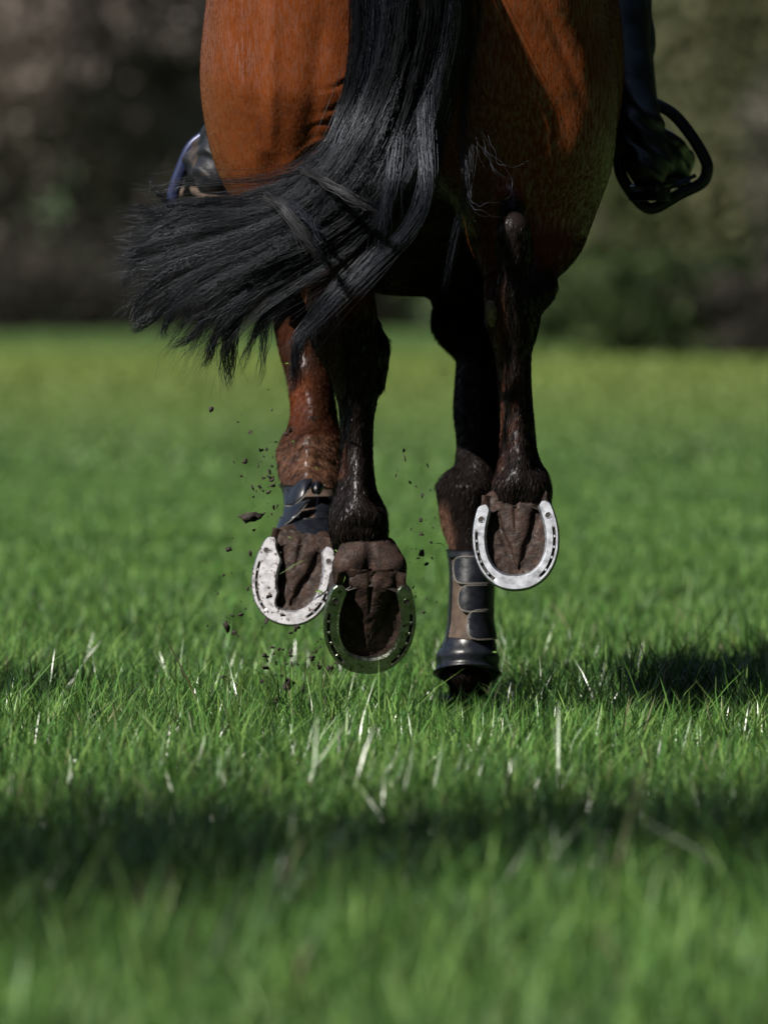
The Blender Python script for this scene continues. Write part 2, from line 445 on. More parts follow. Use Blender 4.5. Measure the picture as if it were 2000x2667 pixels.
def build_grass():
    Vs = []; Fs = []; Cs = []; Ms = []; off = 0
    def add(V, F, C, mi=0):
        nonlocal off; Ms.append(np.full(len(F), mi))
        Vs.append(V); Fs.append(F+off); Cs.append(C); off += len(V)
    # bands: d0, d1, side margin, density, blade height, blade width
    for d0, d1, mg, den, hh, ww in ((8.2,10.5,.5,9000,.085,.0036),(10.5,13.2,.6,11000,.085,.0034),(13.2,17.5,.7,12500,.070,.0030),(17.5,23,.9,7500,.052,.0042),(23,34,1.2,2000,.06,.0085),(34,58,2.0,420,.07,.02),(58,125,4,100,.06,.05)):
        w0, w1 = d0*.04+mg, d1*.04+mg
        area = (w0+w1)*(d1-d0); n = int(area*den)
        d = rng.uniform(d0, d1, n*2); x = rng.uniform(-w1, w1, n*2)
        ok = np.abs(x) < d*.04+mg; d = d[ok][:n]; x = x[ok][:n]
        # thinner cover of slightly broader blades further to the sides
        sm_ = (2.2 if d1 < 18 else 5 if d1 < 24 else 9 if d1 < 60 else 22); n2 = int(2*sm_*(d1-d0)*den*.30); d2 = rng.uniform(d0-(1.5 if d0 < 9 else 0), d1, n2); x2 = rng.uniform(0, sm_, n2)*rng.choice((-1, 1), n2); x2 = x2+np.sign(x2)*(d2*.04+mg)
        side = np.concatenate([np.zeros(len(x), bool), np.ones(n2, bool)]); d = np.concatenate([d, d2]); x = np.concatenate([x, x2]); y = d-D0; n = len(x)
        # clumping
        P = np.stack([x*7, y*7, 0*x], 1); cl = vnoise(P, 11); P2 = np.stack([x*2, y*1.2, 0*x], 1); c2 = vnoise(P2, 12)
        h = hh*np.clip(rng.normal(.78, .30, n), .22, 1.8)*(1+.25*cl+.22*c2)
        if d0 > 20: h = hh*.65*rng.uniform(.8, 1.2, n)
        h *= 1-.6*np.exp(-((x-.115)/.16)**2-((y-.7)/.45)**2)        # trodden short round the planted hoof
        if d1 < 24:
            tall = rng.random(n) < .012; h[tall] *= rng.uniform(1.3, 1.9, tall.sum())
        az = rng.uniform(0, 2*np.pi, n) + .6*cl
        lean = np.abs(rng.normal(0, .30, n)); bend = np.clip(rng.normal(.35, .3, n), 0, 1.1)
        flat = rng.random(n) < .08; lean[flat] += .6
        wd = ww*rng.uniform(.55, 1.45, n)*np.where(side, 1.9, 1)
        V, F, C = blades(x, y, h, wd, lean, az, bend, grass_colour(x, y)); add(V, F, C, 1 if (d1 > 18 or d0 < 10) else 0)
    # the long single blades and tussocks that stand out round the planted hoof and at the right
    def tall(px0, py0, px1, py1, y, w, col):
        a = W(px0, py0, y); b = W(px1, py1, y); hgt = b.z+.004; dx = b.x-a.x
        V, F, C = blades(np.array([a.x]), np.array([y]), np.array([hgt]), np.array([w]), np.array([abs(dx)/hgt*.55]), np.array([0. if dx > 0 else np.pi]), np.array([abs(dx)/hgt*.45]), np.array([col])); add(V, F, C)
    dk = (.012,.030,.010); gn = (.07,.15,.03); st = (.30,.27,.16)
    for q in ((1365,1900,1463,1620,.05,.006,dk),(1722,1900,1652,1625,.1,.007,dk),(1700,1900,1690,1655,.12,.006,dk),(1610,1900,1630,1680,.3,.005,dk),(1530,1900,1508,1690,.3,.005,dk),(1760,1900,1850,1690,.2,.004,gn),
              (1700,1940,1610,1690,-.1,.004,gn),(1790,1930,1945,1730,0,.004,gn),(1880,1950,1960,1720,.1,.004,gn),(1260,1900,1330,1715,.3,.004,st),(545,1930,500,1700,.1,.004,gn),(60,1900,85,1700,.5,.006,dk),(150,1880,60,1740,.4,.007,dk),(0,1880,40,1730,.5,.006,dk),  # dark blades at far left help fill in a shadow patch
              (430,1930,395,1760,0,.004,gn),(1085,2040,1100,1940,-.6,.005,st),(390,2040,410,1960,-.5,.004,st),(810,2080,805,1900,-.9,.006,gn),(1450,1900,1440,1730,.2,.004,gn)):
        tall(*q)
    for cx, cy in ((1560,.75),(1700,.7),(1830,.8),(1420,.75),(1930,.7),(1620,1.0),(1780,1.0),(60,.75),(150,.7)):  # far-left tussocks are dark weeds put in for a shadow patch
        n = 110; p = W(cx, 1800, cy); x = p.x+rng.normal(0, .035, n); y = cy+rng.normal(0, .06, n)
        V, F, C = blades(x, y, rng.uniform(.06, .125, n), rng.uniform(.002, .004, n), np.abs(rng.normal(0, .25, n)), rng.uniform(0, 6.28, n), rng.uniform(.1, .7, n), np.array([[.026,.060,.016]])*rng.uniform(.6, 1.4, (n, 1))); add(V, F, C)
    o = mkobj('grass', np.vstack(Vs), np.vstack(Fs), [M_grass, M_grassdull], cols=np.vstack(Cs), smooth=False, fmat=np.concatenate(Ms))
    return tag(o, 'lush green meadow grass covering the field under the horse', 'grass', kind='stuff')
build_grass()

# ---------------------------------------------- trees, bushes and the wood behind
def leaf_cloud(cent, rad, n, size, cols, seed, ragged=.35, shell=.55, zmin=.05):
    r = np.random.default_rng(seed)
    d = r.normal(size=(n, 3)); d /= np.linalg.norm(d, axis=1)[:, None]
    u = shell + (1-shell)*r.random(n)**.7
    lump = 1 + ragged*vnoise(d*1.6, seed+1) + .15*vnoise(d*4, seed+2)
    p = np.array(cent) + d*u[:, None]*lump[:, None]*np.array(rad)
    keep = (vnoise(p*(.9/size**.3), seed+5) > -.75) & (p[:, 2] > zmin)
    p = p[keep]; n = len(p)
    a = r.normal(size=(n, 3)); a /= np.linalg.norm(a, axis=1)[:, None]
    b = np.cross(a, r.normal(size=(n, 3))); b /= np.linalg.norm(b, axis=1)[:, None]
    s = (size*r.uniform(.5, 1.4, n))[:, None]
    V = np.stack([p-a*s, p+b*s*.5, p+a*s, p-b*s*.5], 1).reshape(-1, 3)
    F = np.arange(n*4).reshape(-1, 4)
    cl = np.array(cols)[r.integers(0, len(cols), n)]*(r.uniform(.7, 1.3, (n, 1)))*(1+.45*vnoise(p*.55, seed+7)[:, None])
    C = np.repeat(np.clip(cl, .002, 1), 4, axis=0)
    return V, F, C
def tree(name, label, cat, group, x, y, h, w, cols, seed, size=.085, n=15000, lift=.3, trunk_r=.12):
    z = float(ground_z(np.array([x]), np.array([y]))[0])
    o = empty(name, (x, y, z), label, cat, group); r = random.Random(seed)
    m = MB(); top = Vector((x+r.uniform(-.3, .3), y, z+h*.75)); pts = [Vector((x, y, z-.1)), Vector((x+r.uniform(-.1,.1), y, z+h*.3)), top]
    cs = [Vector(c) for c in crom(pts, 8)]; m.tube(cs, [trunk_r*(1-.8*i/7) for i in range(8)], 9)
    for k in range(9):
        i = r.randint(1, 6); a = r.uniform(0, 6.28); l = w*.42*r.uniform(.6, 1.1)
        e = cs[i]+Vector((math.cos(a)*l, math.sin(a)*l, h*r.uniform(.08, .3)))
        m.tube([cs[i], cs[i].lerp(e, .5)+Vector((0, 0, -.05*h)), e], [trunk_r*.4, trunk_r*.25, trunk_r*.08], 6)
    m.build('trunk', M_bark, o)
    Vs, Fs, Cs, off = [], [], [], 0
    lobes = [((x, y, z+h*(lift+1)/2), (w*.5, w*.5, h*(1-lift)/2), n)]
    for k in range(6):
        a = r.uniform(0, 6.28); zz = r.uniform(lift, .85)
        lobes.append(((x+math.cos(a)*w*.3, y+math.sin(a)*w*.3, z+h*zz), (w*.27, w*.27, h*.2), n//6))
    for q, (c, rd, nn) in enumerate(lobes):
        V, F, C = leaf_cloud(c, rd, nn, size, cols, seed*10+q, zmin=z+.03); Vs.append(V); Fs.append(F+off); Cs.append(C*.8); off += len(V)
    mkobj('crown', np.vstack(Vs), np.vstack(Fs), M_leaf, o, smooth=False, cols=np.vstack(Cs))
    return o
BR = [(.35,.29,.26),(.40,.33,.29),(.28,.24,.21),(.30,.275,.22)]
BR2 = [(.050,.044,.036),(.065,.056,.046),(.045,.046,.034)]
GR = [(.085,.115,.045),(.12,.145,.058),(.055,.075,.034),(.13,.135,.075)]
GR2 = [(.050,.080,.030),(.075,.11,.040),(.040,.056,.025)]
OL = [(.15,.155,.085),(.12,.13,.066),(.18,.18,.10)]
tree('bare_tree', 'tall brown twiggy tree at the far left edge of the field', 'tree', 'brown trees beyond the field', -5.2, 119, 7, 4.6, BR, 21)
tree('bare_tree', 'brown bare tree behind the meadow, left of the rump', 'tree', 'brown trees beyond the field', -2.6, 121, 7.5, 4.4, BR, 22)
tree('dark_bush', 'low dark brown bush at the foot of the left trees', 'bush', 'brown trees beyond the field', -4.1, 114, 1.5, 4.6, BR2, 23, n=2600, lift=.0, trunk_r=.06)
tree('dark_bush', 'low blackish bush at the field edge behind the tail tips', 'bush', 'brown trees beyond the field', -1.3, 115, 1.3, 3.6, BR2, 24, n=2600, lift=.0, trunk_r=.06)
tree('leafy_tree', 'grey-green tree seen between the hind legs', 'tree', 'green trees beyond the field', 1.0, 112, 6, 4.2, GR2, 25)
tree('leafy_tree', 'green tree beyond the field just right of the thigh', 'tree', 'green trees beyond the field', 2.7, 74, 6, 2.6, GR, 26, n=4200)
tree('leafy_tree', 'olive green tree behind the right stirrup', 'tree', 'green trees beyond the field', 3.6, 71, 6.2, 2.4, OL, 27, n=3600)
tree('leafy_tree', 'dark green tree in the top right corner', 'tree', 'green trees beyond the field', 4.3, 77, 7, 2.8, GR2, 28, n=4200)
tree('pale_bush', 'pale grey-tan bush at the right edge of the photo', 'bush', 'green trees beyond the field', 3.75, 68, 2.6, 1.3, [(.16,.15,.12),(.11,.11,.08),(.19,.18,.14)], 29, n=900, lift=.45, trunk_r=.04)
tree('dark_bush', 'low dark green bush at the foot of the right trees', 'bush', 'green trees beyond the field', 2.3, 62, .85, 2.2, GR2, 30, n=2200, lift=0, trunk_r=.04, size=.09)
tree('dark_bush', 'low dark bush at the right end of the field edge', 'bush', 'green trees beyond the field', 3.5, 61, .8, 2.0, BR2, 31, n=2000, lift=0, trunk_r=.04, size=.09)
def build_wood():
    r = np.random.default_rng(5); Vs=[]; Fs=[]; Cs=[]; off=0
    for k in range(46):
        x = -34+k*1.5+r.normal()*.4; y = 128+r.uniform(-3, 8); h = r.uniform(13, 19)
        t = min(1, max(0, (x+2)/3)); cols = BR if r.random() > t else GR2
        V, F, C = leaf_cloud((x, y, h*.48), (2.6, 2.4, h*.55), 3300, .26, cols, 500+k, zmin=.02); Vs.append(V); Fs.append(F+off); Cs.append(C); off += len(V)
    for k in range(24):   # nearer strip at the right
        x = 1.9+k*1.25; y = 83+r.uniform(-2, 4); h = r.uniform(5, 8)
        V, F, C = leaf_cloud((x, y, h*.48), (1.9, 1.9, h*.55), 2000, .2, GR if r.random() < .6 else GR2, 700+k, zmin=.02); Vs.append(V); Fs.append(F+off); Cs.append(C); off += len(V)
    o = mkobj('woodland', np.vstack(Vs), np.vstack(Fs), M_leaf, smooth=False, cols=np.vstack(Cs))
    tag(o, 'dark far-off wood closing the view beyond the meadow', 'woodland', kind='stuff')
build_wood()
def build_sky_block_wood():   # added, unseen ring of wood; it keeps the low sky off the horse
    r = np.random.default_rng(15); Vs=[]; Fs=[]; Cs=[]; off=0
    for k in range(84):
        a = R(-75+k*2.9); d = r.uniform(36, 42) if a < R(28) else r.uniform(19, 25) if a < R(100) else r.uniform(27, 33); x = math.sin(a)*d; y = -math.cos(a)*d*.9; h = r.uniform(22, 28)*(.7 if a < R(-25) else 1)
        V, F, C = leaf_cloud((x, y, h*.48), (4, 4, h*.55), 1500 if a < R(28) else 4200, .6 if a < R(28) else .30, GR2, 900+k, zmin=.02); Vs.append(V); Fs.append(F+off); Cs.append(C*.35); off += len(V)  # ring leaves darkened so less light bounces onto the horse
    o = mkobj('woodland', np.vstack(Vs), np.vstack(Fs), M_leaf, smooth=False, cols=np.vstack(Cs))
    tag(o, 'unseen dense wood added behind and beside the camera to block sky light', 'woodland', kind='stuff')
build_sky_block_wood()
# the tree that stands left of the frame and shades the near grass
def shade_tree(label, g, h, lobes, seed, leaf=.06, tr=.09):
    c = Vector(g) + sd*(h/sd.z)
    o = empty('field_tree', (c.x, c.y, 0), label, 'tree')
    m = MB(); cs = [Vector(p) for p in crom([(c.x, c.y, -.1), (c.x+.1, c.y, h*.4), (c.x, c.y, h*.8), (c.x, c.y, h+.3)], 9)]
    m.tube(cs, [tr*(1-.85*i/8) for i in range(9)], 10)
    Vs, Fs, Cs, off = [], [], [], 0
    for k, (dx, dy, dz, r1, r2, n) in enumerate(lobes):
        e = c+Vector((dx, dy, dz)); p = cs[5+k % 3]; m.tube([p, p.lerp(e, .5)+Vector((0,0,-.1)), e], [tr*.4, tr*.25, tr*.08], 6)
        V, F, C = leaf_cloud(e, (r1, r1, r2), n, leaf, GR2, seed+k*3, shell=.15, ragged=.5); Vs.append(V); Fs.append(F+off); Cs.append(C); off += len(V)
    m.build('trunk', M_bark, o); mkobj('crown', np.vstack(Vs), np.vstack(Fs), M_leaf, o, smooth=False, cols=np.vstack(Cs))
shade_tree('young leafy tree standing left of the photo, shading the near grass', (-.1,-3.8,0), 5.5,
    [(-.55,-.35,0,1.0,.7,1200),(.1,.15,.3,.75,.6,620),(.6,.55,-.1,.8,.6,700),(-.1,-.8,-.2,.7,.4,360),(1.1,.9,.1,.6,.4,450),(-1.3,-.6,.1,.9,.5,900),(.5,-.35,.4,.6,.3,260),(-.2,.75,0,.6,.3,240)], 91)

shade_tree('unseen slim sapling added left of the frame to cast a ground shadow', (-.66,1.15,0), 2.8, [(-.05,0,0,.20,.18,1300),(.14,.12,-.1,.14,.12,700),(-.2,-.12,.1,.18,.16,900)], 191, leaf=.035, tr=.025)

# ============================================================ HORSE
horse = empty('horse', (.05, .9, 0), 'bay horse galloping away from the viewer, seen from behind, with black legs and tail', 'horse')
LH = limb([(-420,690,1060,.34,.22),(-300,620,1070,.32,.28),(-150,565,1060,.30,.31),(0,538,1050,.29,.30),(100,526,1040,.28,.29),(193,520,1025,.275,.275),(275,526,1010,.27,.255),(357,540,1000,.26,.23),
    (434,560,990,.25,.205),(487,583,980,.24,.185),(530,612,975,.23,.17),(580,655,965,.205,.15),(640,705,955,.165,.12),(700,748,950,.12,.10),(769,790,960,.075,.085),(815,806,974,.05,.076),(845,811,990,.035,.074),
    (887,818,999,.03,.07),(956,848,1001,.035,.06),(1010,868,993,.04,.05),(1043,880,981,.04,.045),(1092,886,972,.04,.041),(1152,888,969,.035,.039),(1197,888,970,.03,.038),(1242,883,974,.025,.04),(1272,878,979,.02,.043),
    (1300,869,991,.015,.047),(1338,857,1007,.01,.052),(1372,857,1010,.005,.053),(1404,863,1008,.01,.050),(1432,880,1004,.02,.043),(1460,888,1003,.04,.036),(1510,890,1000,.06,.03)])
RH = limb([(-420,1070,1430,.34,.22),(-300,1070,1500,.32,.28),(-150,1075,1555,.30,.31),(0,1080,1572,.29,.30),(82,1085,1582,.285,.29),(159,1095,1601,.28,.28),(217,1105,1610,.275,.27),(289,1115,1607,.27,.264),(386,1130,1602,.25,.24),
    (463,1150,1588,.235,.212),(521,1170,1564,.22,.178),(569,1190,1546,.20,.15),(641,1225,1520,.17,.125),(694,1250,1480,.13,.10),(735,1266,1436,.09,.088),(760,1271,1430,.065,.082),(785,1272,1417,.05,.078),(832,1271,1406,.045,.07),(873,1277,1396,.045,.06),
    (911,1288,1384,.045,.05),(975,1297,1381,.045,.043),(1038,1301,1384,.045,.04),(1101,1305,1390,.042,.04),(1165,1304,1396,.04,.04),(1200,1299,1406,.035,.043),(1240,1288,1428,.03,.05),(1275,1282,1436,.03,.053),(1310,1285,1434,.035,.050),(1345,1300,1420,.05,.042),(1390,1312,1400,.06,.03)])
LF = limb([(560,690,960,1.3,.20),(700,700,905,1.25,.14),(820,711,882,1.2,.11),(911,727,878,1.15,.10),(962,742,872,1.12,.09),(1016,754,868,1.08,.085),(1077,757,876,1.05,.08),(1110,751,882,1.03,.078),(1146,733,887,1.0,.08),(1180,722,889,.98,.085),
    (1212,724,888,.96,.082),(1248,731,882,.92,.072),(1285,748,872,.88,.062),(1330,750,862,.82,.058),(1375,742,857,.76,.055),(1412,748,850,.74,.045),(1450,760,840,.745,.035)])
RF = limb([(560,1120,1470,1.3,.20),(700,1165,1430,1.25,.15),(800,1182,1405,1.2,.13),(854,1191,1395,1.15,.12),(959,1189,1370,1.1,.10),(1085,1183,1345,1.05,.085),(1133,1189,1335,1.03,.08),(1165,1191,1325,1.02,.075),(1205,1186,1318,1.0,.075),(1241,1166,1315,.99,.078),(1268,1144,1312,.98,.08),
    (1319,1147,1306,.98,.075),(1367,1151,1298,.97,.06),(1411,1165,1288,.96,.05),(1438,1176,1280,.955,.045),(1523,1182,1270,.94,.043),(1608,1178,1268,.93,.043),(1660,1170,1275,.925,.05),(1710,1152,1284,.92,.056),(1750,1150,1283,.92,.055),(1785,1168,1272,.925,.046),(1815,1176,1262,.935,.04),(1850,1172,1262,.95,.045)])
def build_body():
    F = Field(axis((-.40,.54,.0045)), axis((-.20,.30,.0045),(.30,.62,.009),(.62,1.12,.0055),(1.12,3.1,.014)), axis((.02,1.14,.0045),(1.14,1.95,.013)))
    F.lofty([(-.01,.045,1.26,.06,.06,.06),(.04,.045,1.25,.16,.16,.2),(.12,.045,1.23,.24,.23,.24),(.3,.045,1.18,.29,.33,.26),(.55,.05,1.12,.325,.36,.32),(.8,.058,1.08,.337,.37,.35),(1.1,.06,1.07,.33,.40,.37),(1.4,.06,1.07,.28,.44,.36),(1.65,.06,1.10,.22,.36,.32),(1.85,.06,1.15,.14,.24,.22),(1.93,.06,1.18,.06,.1,.1)], k=.03)
    pz = lambda z: 2+.8*sm(z, .78, 1.0)
    F.loftz(LH, k=.035, p=lambda z: 2+.45*sm(z, .78, 1.0), blur=.02)
    F.loftz(RH, k=.035, p=lambda z: 2+1.2*sm(z, .80, 1.0), blur=.02)
    F.loftz(LF, k=.03); F.loftz(RF, k=.03)
    for sx in (-.10, .155): F.chain([((sx+.01,.12,1.30),.10),((sx,.085,1.18),.105),((sx,.095,1.05),.10),((sx,.13,.95),.08)], .06, sc=(.8,1,1))
    # fill of the quarters between the thighs, under the dock
    F.cone((.045,.12,1.2), (.045,.3,1.0), .12, .14, .06)
    # points of the hock, achilles cords, malleoli
    F.chain([(W(1337,596,-.035),.020),(W(1338,660,-.022),.023),(W(1338,760,-.012),.024),(W(1340,880,.010),.022)], .018)
    F.chain([(W(1337,600,-.028),.018),(W(1330,540,.02),.014),(W(1320,440,.06),.02)], .03)
    F.chain([(W(1415,742,.06),.021),(W(1412,765,.05),.018)], .02)
    F.chain([(W(1290,740,.04),.018),(W(1288,830,.02),.013)], .012)
    F.chain([(W(925,772,-.040),.022),(W(930,830,-.028),.025),(W(928,900,-.018),.024),(W(930,1000,.005),.021)], .018)
    F.chain([(W(925,775,-.035),.02),(W(905,700,.02),.014),(W(880,600,.07),.03)], .03)
    F.chain([(W(842,850,.02),.022),(W(850,900,.0),.017)], .02)
    F.chain([(W(985,900,.03),.018),(W(982,1000,.03),.010)], .015)
    # flexor tendons behind each cannon, and the swelling over the sesamoids
    for a, b, c in (((932,1010,-.008),(930,1180,.0),(935,1330,-.040)), ((1340,900,.004),(1346,1100,.006),(1358,1240,-.015))):
        F.chain([(W(*a),.014),(W(*b),.0125),(W(*c),.017)], .009)
    for a in ((905,1345,-.038),(965,1345,-.038),(1325,1262,-.014),(1395,1262,-.014)): F.cone(W(*a), W(a[0],a[1]+35,a[2]+.008), .014, .012, .02)
    # folds of skin behind the bent left knee
    for k, (py, w, y) in enumerate(((1150,52,.925),(1185,64,.895),(1215,66,.885),(1243,58,.865))):
        F.chain([(W(806-w,py+12,y+.03),.006),(W(806,py-4,y),.009),(W(806+w,py+12,y+.03),.006)], .010)
    F.cone(W(1178,1262,.95), W(1180,1310,.945), .020, .016, .03)        # accessory carpal bone, right
    # elbow and shoulder masses
    for sx in (-1, 1): F.chain([((.06+sx*.17,1.35,.95),.13),((.06+sx*.15,1.5,1.2),.16)], .06)
    F.cone(W(1200,840,1.16), W(1260,760,1.22), .05, .08, .04)
    # neck and head (beyond the top of the photo)
    F.chain([((.06,1.6,1.22),.24),((.06,1.95,1.42),.17),((.06,2.3,1.60),.125),((.06,2.42,1.64),.115)], .08, sc=(1.35,1,1))
    F.chain([((.06,2.42,1.64),.105),((.06,2.62,1.46),.10),((.06,2.88,1.22),.062),((.06,2.93,1.17),.058)], .05, sc=(1.25,1,1))
    for sx in (-1, 1): F.chain([((.06+sx*.06,2.38,1.72),.03),((.06+sx*.075,2.37,1.85),.008)], .02, sc=(1,2,1)) ; F.cone((.06+sx*.078,2.55,1.56), (.06+sx*.078,2.58,1.53), .022, .02, .01)
    F.chain([((.045,.0,1.40),.035),((.045,-.07,1.36),.030),((.05,-.11,1.25),.024),((.055,-.115,1.15),.018)], .03)   # dock
    P, f = F.mesh()
    # muscle relief and creases of the haunches: the rear-facing skin is pushed in or out
    x, y, z = P.T; sc_ = KP*(D0+y)/D0; qx = 1000+x/sc_; qy = HOR-(z-CZ)/sc_
    rear = (1-sm(y, .05, .20))*(z > .8)
    T_ = np.clip(qy/330, -.6, 1)
    gl = np.exp(-((qx-(648+40*T_))/(33-10*T_))**2)*(1-sm(qy, 150, 330))*.0125
    gl -= np.exp(-((qx-(712-6*T_))/17)**2)*sm(qy, -60, 90)*(1-sm(qy, 330, 440))*.0055
    gl -= np.exp(-((qx-(588+62*np.clip(qy/330,-.4,1.2)**2))/26)**2)*sm(qy, -250, 0)*(1-sm(qy, 380, 470))*.011
    gl -= np.exp(-((qx-655)/52)**2-((qy-415)/62)**2)*.006
    gl += np.exp(-((qx-(842-.10*qy))/26)**2)*sm(qy, -50, 120)*(1-sm(qy, 420, 500))*.006
    for (xa, ya, sl_, ln, am) in ((890,215,-.35,45,.0028),(905,262,-.42,50,.0032),(880,300,-.5,60,.0040),(900,330,-.42,48,.0036),(850,372,-.6,60,.0040),(880,400,-.5,42,.0030),(800,398,-.75,45,.0030),(930,240,-.3,30,.003)):
        dd_ = (qy-(ya+sl_*(qx-xa)+4*np.sin(qx*.06)))/6.5; gl += (np.exp(-dd_**2)-.6*np.exp(-((dd_+1.9)/1.1)**2))*np.exp(-((qx-xa)/ln)**2)*am
    xr_ = 1390+.42*qy
    gl += np.exp(-((qx-xr_-20)/14)**2)*sm(qy, -100, 0)*(1-sm(qy, 250, 380))*.004
    gl -= np.exp(-((qx-xr_-75)/38)**2)*(1-sm(qy, 330, 450))*.006
    gl += .0004*vnoise(np.stack([x*30, 0*x, z*14], 1), 61)
    P[:, 1] += gl*rear*.68
    # ---- coat colours: bay with black points, shade painted in on belly and forelegs
    x, y, z = P.T; n = len(P)
    coat = np.tile(np.array([.124,.0315,.0078]), (n, 1)); dark = np.array([.0115,.0085,.0080]); red = np.array([.10,.028,.012])
    nz = vnoise(P*np.array([9,9,5]), 40); nf = vnoise(P*55, 41)
    zl = z + .012*nz + .004*nf
    hind = y < .45
    left = x < .04
    # hind black points
    zb = np.where(left, W(0,812,0).z + .10*(x+.12), W(0,700,0).z + .25*(x-.26)); zb = np.where(left, zb, np.minimum(zb, .80))
    m = sm(zb+.035-zl, 0, .07)
    mh = np.where(hind, m, 0)
    # calcaneus and inner hock are black higher up
    pc = np.array(W(1335,640,-.03)); dd = np.sqrt(((x-pc[0])/1.0)**2 + ((y-pc[1]))**2 + ((z-pc[2])*.55)**2); mh = np.maximum(mh, np.where(hind, 1-sm(dd, .045, .075), 0))
    # fore
    zf = np.where(left, W(0,1110,1.0).z, W(0,1000,1.0).z); mf = np.where((y > .5) & (z < .6), sm(zf+.05-zl, 0, .1), 0)
    m = np.maximum(mh, mf)[:, None]
    mid = (np.maximum(np.where(hind, sm(zb+.10-zl, 0, .10), 0), np.where((y > .5) & (z < .62), sm(zf+.10-zl, 0, .1), 0)) - 0)[:, None]
    col = coat*(1-mid*.55) + red*mid*.55
    col = col*(1-m) + dark*m
    # brown hair showing on the inside of the right hind cannon and inside the left hock
    br = np.array([.095,.038,.022])
    e = hind & (x > .1); pxs = 1000 + x/(KP*(D0+y)/D0)
    t = np.where(e, (1-sm(z, .68, .76))*(1-sm(pxs, 1300, 1325))*sm(z, .40, .48), 0)*.8; t2 = np.where(e, sm(z,.44,.48)*(1-sm(z,.56,.62))*np.exp(-((pxs-1335)/18)**2)*np.clip(.4+nf, 0, 1)*.5, 0)
    t3 = np.where(hind & left & (z < .75) & (z > .42), (1-sm(pxs, 872+ (z<.5)*25, 902+(z<.5)*15))*.55, 0)
    t = np.clip(np.maximum(np.maximum(t, t2), t3), 0, 1)[:, None]; col = col*(1-t) + br*t
    # muddy, worn brown skin on the left knee and below the right knee
    kz = W(0,1205,.9).z; t = np.where((y > .6) & left, np.exp(-((z-kz)/.045)**2)*np.clip(.75+.5*nf, 0, 1), 0)[:, None]; col = col*(1-t) + np.array([.105,.050,.030])*t
    t = np.where((y > .6) & ~left & (z > .2), (1-sm(z+.006*nf, W(0,1335,.95).z, W(0,1290,.95).z))*(1-sm(pxs+.25*(1380-(HOR-(z-CZ)/(KP*1.06))), 1165, 1200)), 0)[:, None]*.85; col = col*(1-t) + np.array([.13,.070,.050])*t
    t = np.where(y > .45, (1-sm(z, .72, .95))*sm(x, .02, .14)*(1-sm(y,1.6,1.9)), 0)*.92; t = np.maximum(t, (1-sm(z, .70, .86))*sm(y, .4, .5)*.85*(z > .69)); t = np.maximum(t, np.where(y < .5, np.exp(-((x-.05)/.085)**4)*(1-sm(z, 1.05, 1.25))*sm(y, .05, .12)*.85, 0)); t = t[:, None]*(1-m)  # shade painted on belly and right foreleg; inner thigh also darker hair
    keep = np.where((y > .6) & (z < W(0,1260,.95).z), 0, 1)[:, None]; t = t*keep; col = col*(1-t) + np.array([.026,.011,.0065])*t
    t = (sm(y, .33, .42)*(1-sm(y, 1.5, 1.8))*(1-sm(z, .92, 1.08))*(1-sm(np.abs(x-.05), .24, .30))*(z > .66))[:, None]*.9; col = col*(1-t) + np.array([.014,.008,.006])*t  # underside painted darker again to stand for its shade
    pe = (y > .6) & left & (z < .70) & (z > W(0,1130,1.).z); t = np.where(pe, .2+.78*sm(pxs, 775, 822), 0)[:, None]; col = col*(1-t) + np.array([.030,.011,.006])*t  # right half of the left forearm painted dark as shadow
    t = np.where(pe, 1-sm(W(0,950,1.05).z-z+.02*nz, 0, .04), 0)[:, None]*.8; col = col*(1-t) + np.array([.018,.009,.006])*t  # shadow of tail and thigh painted across the upper left forearm
    t = np.where((y > .6) & ~left & (z < .78), 1, 0)[:, None]*(1-np.where((z < W(0,1300,.95).z), 1-sm(pxs, 1165, 1200), 0)[:, None])*.8; col = col*(1-t) + np.array([.009,.007,.0065])*t  # right foreleg painted near black for shadow, save the brown patch
    # darker muzzle; gloss cut on belly and forehand to hold their shade
    t = sm(y, 2.7, 2.85)[:, None]; col = col*(1-t) + dark*t
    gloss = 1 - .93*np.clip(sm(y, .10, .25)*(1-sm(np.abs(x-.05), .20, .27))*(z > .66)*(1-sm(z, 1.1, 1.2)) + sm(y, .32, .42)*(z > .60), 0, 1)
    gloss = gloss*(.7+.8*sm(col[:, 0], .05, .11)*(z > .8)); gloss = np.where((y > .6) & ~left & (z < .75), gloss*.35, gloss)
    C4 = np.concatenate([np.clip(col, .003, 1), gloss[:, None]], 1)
    # short coat hairs lying on the skin, part of the same mesh
    A, B, Cc = P[f[:, 1]]-P[f[:, 0]], P[f[:, 2]]-P[f[:, 0]], P[f].mean(1)
    fn = np.cross(A, B); ar = np.linalg.norm(fn, axis=1); fn /= ar[:, None]+1e-12
    vis = (Cc[:, 1] < 1.2) & (Cc[:, 2] < 1.27) & (fn[:, 1] < .35)
    w_ = np.where(vis, ar, 0); w_ = w_*(1.6-1.1*sm(Cc[:, 2], .80, .95)); w_ /= w_.sum(); r = np.random.default_rng(3); nh = 260000
    k = r.choice(len(f), nh, p=w_); bc = r.dirichlet((1,1,1,1), nh); root = (P[f[k]]*bc[:, :, None]).sum(1); nr = fn[k]
    legs = (root[:, 2] < .80)
    d_ = np.stack([-.15+.25*vnoise(root*12, 71), -.05+0*root[:, 0], -np.ones(nh)], 1)+r.normal(0, .16, (nh, 3)); d_ -= nr*(d_*nr).sum(1)[:, None]; d_ /= np.linalg.norm(d_, axis=1)[:, None]+1e-9
    up_ = sm(root[:, 2], .76, .90); lift = (1-.75*up_)[:, None]*(.14+.06*np.clip(vnoise(root*np.array([60,60,25]), 72), -1, 1)+np.abs(r.normal(0, .06, nh)))[:, None]
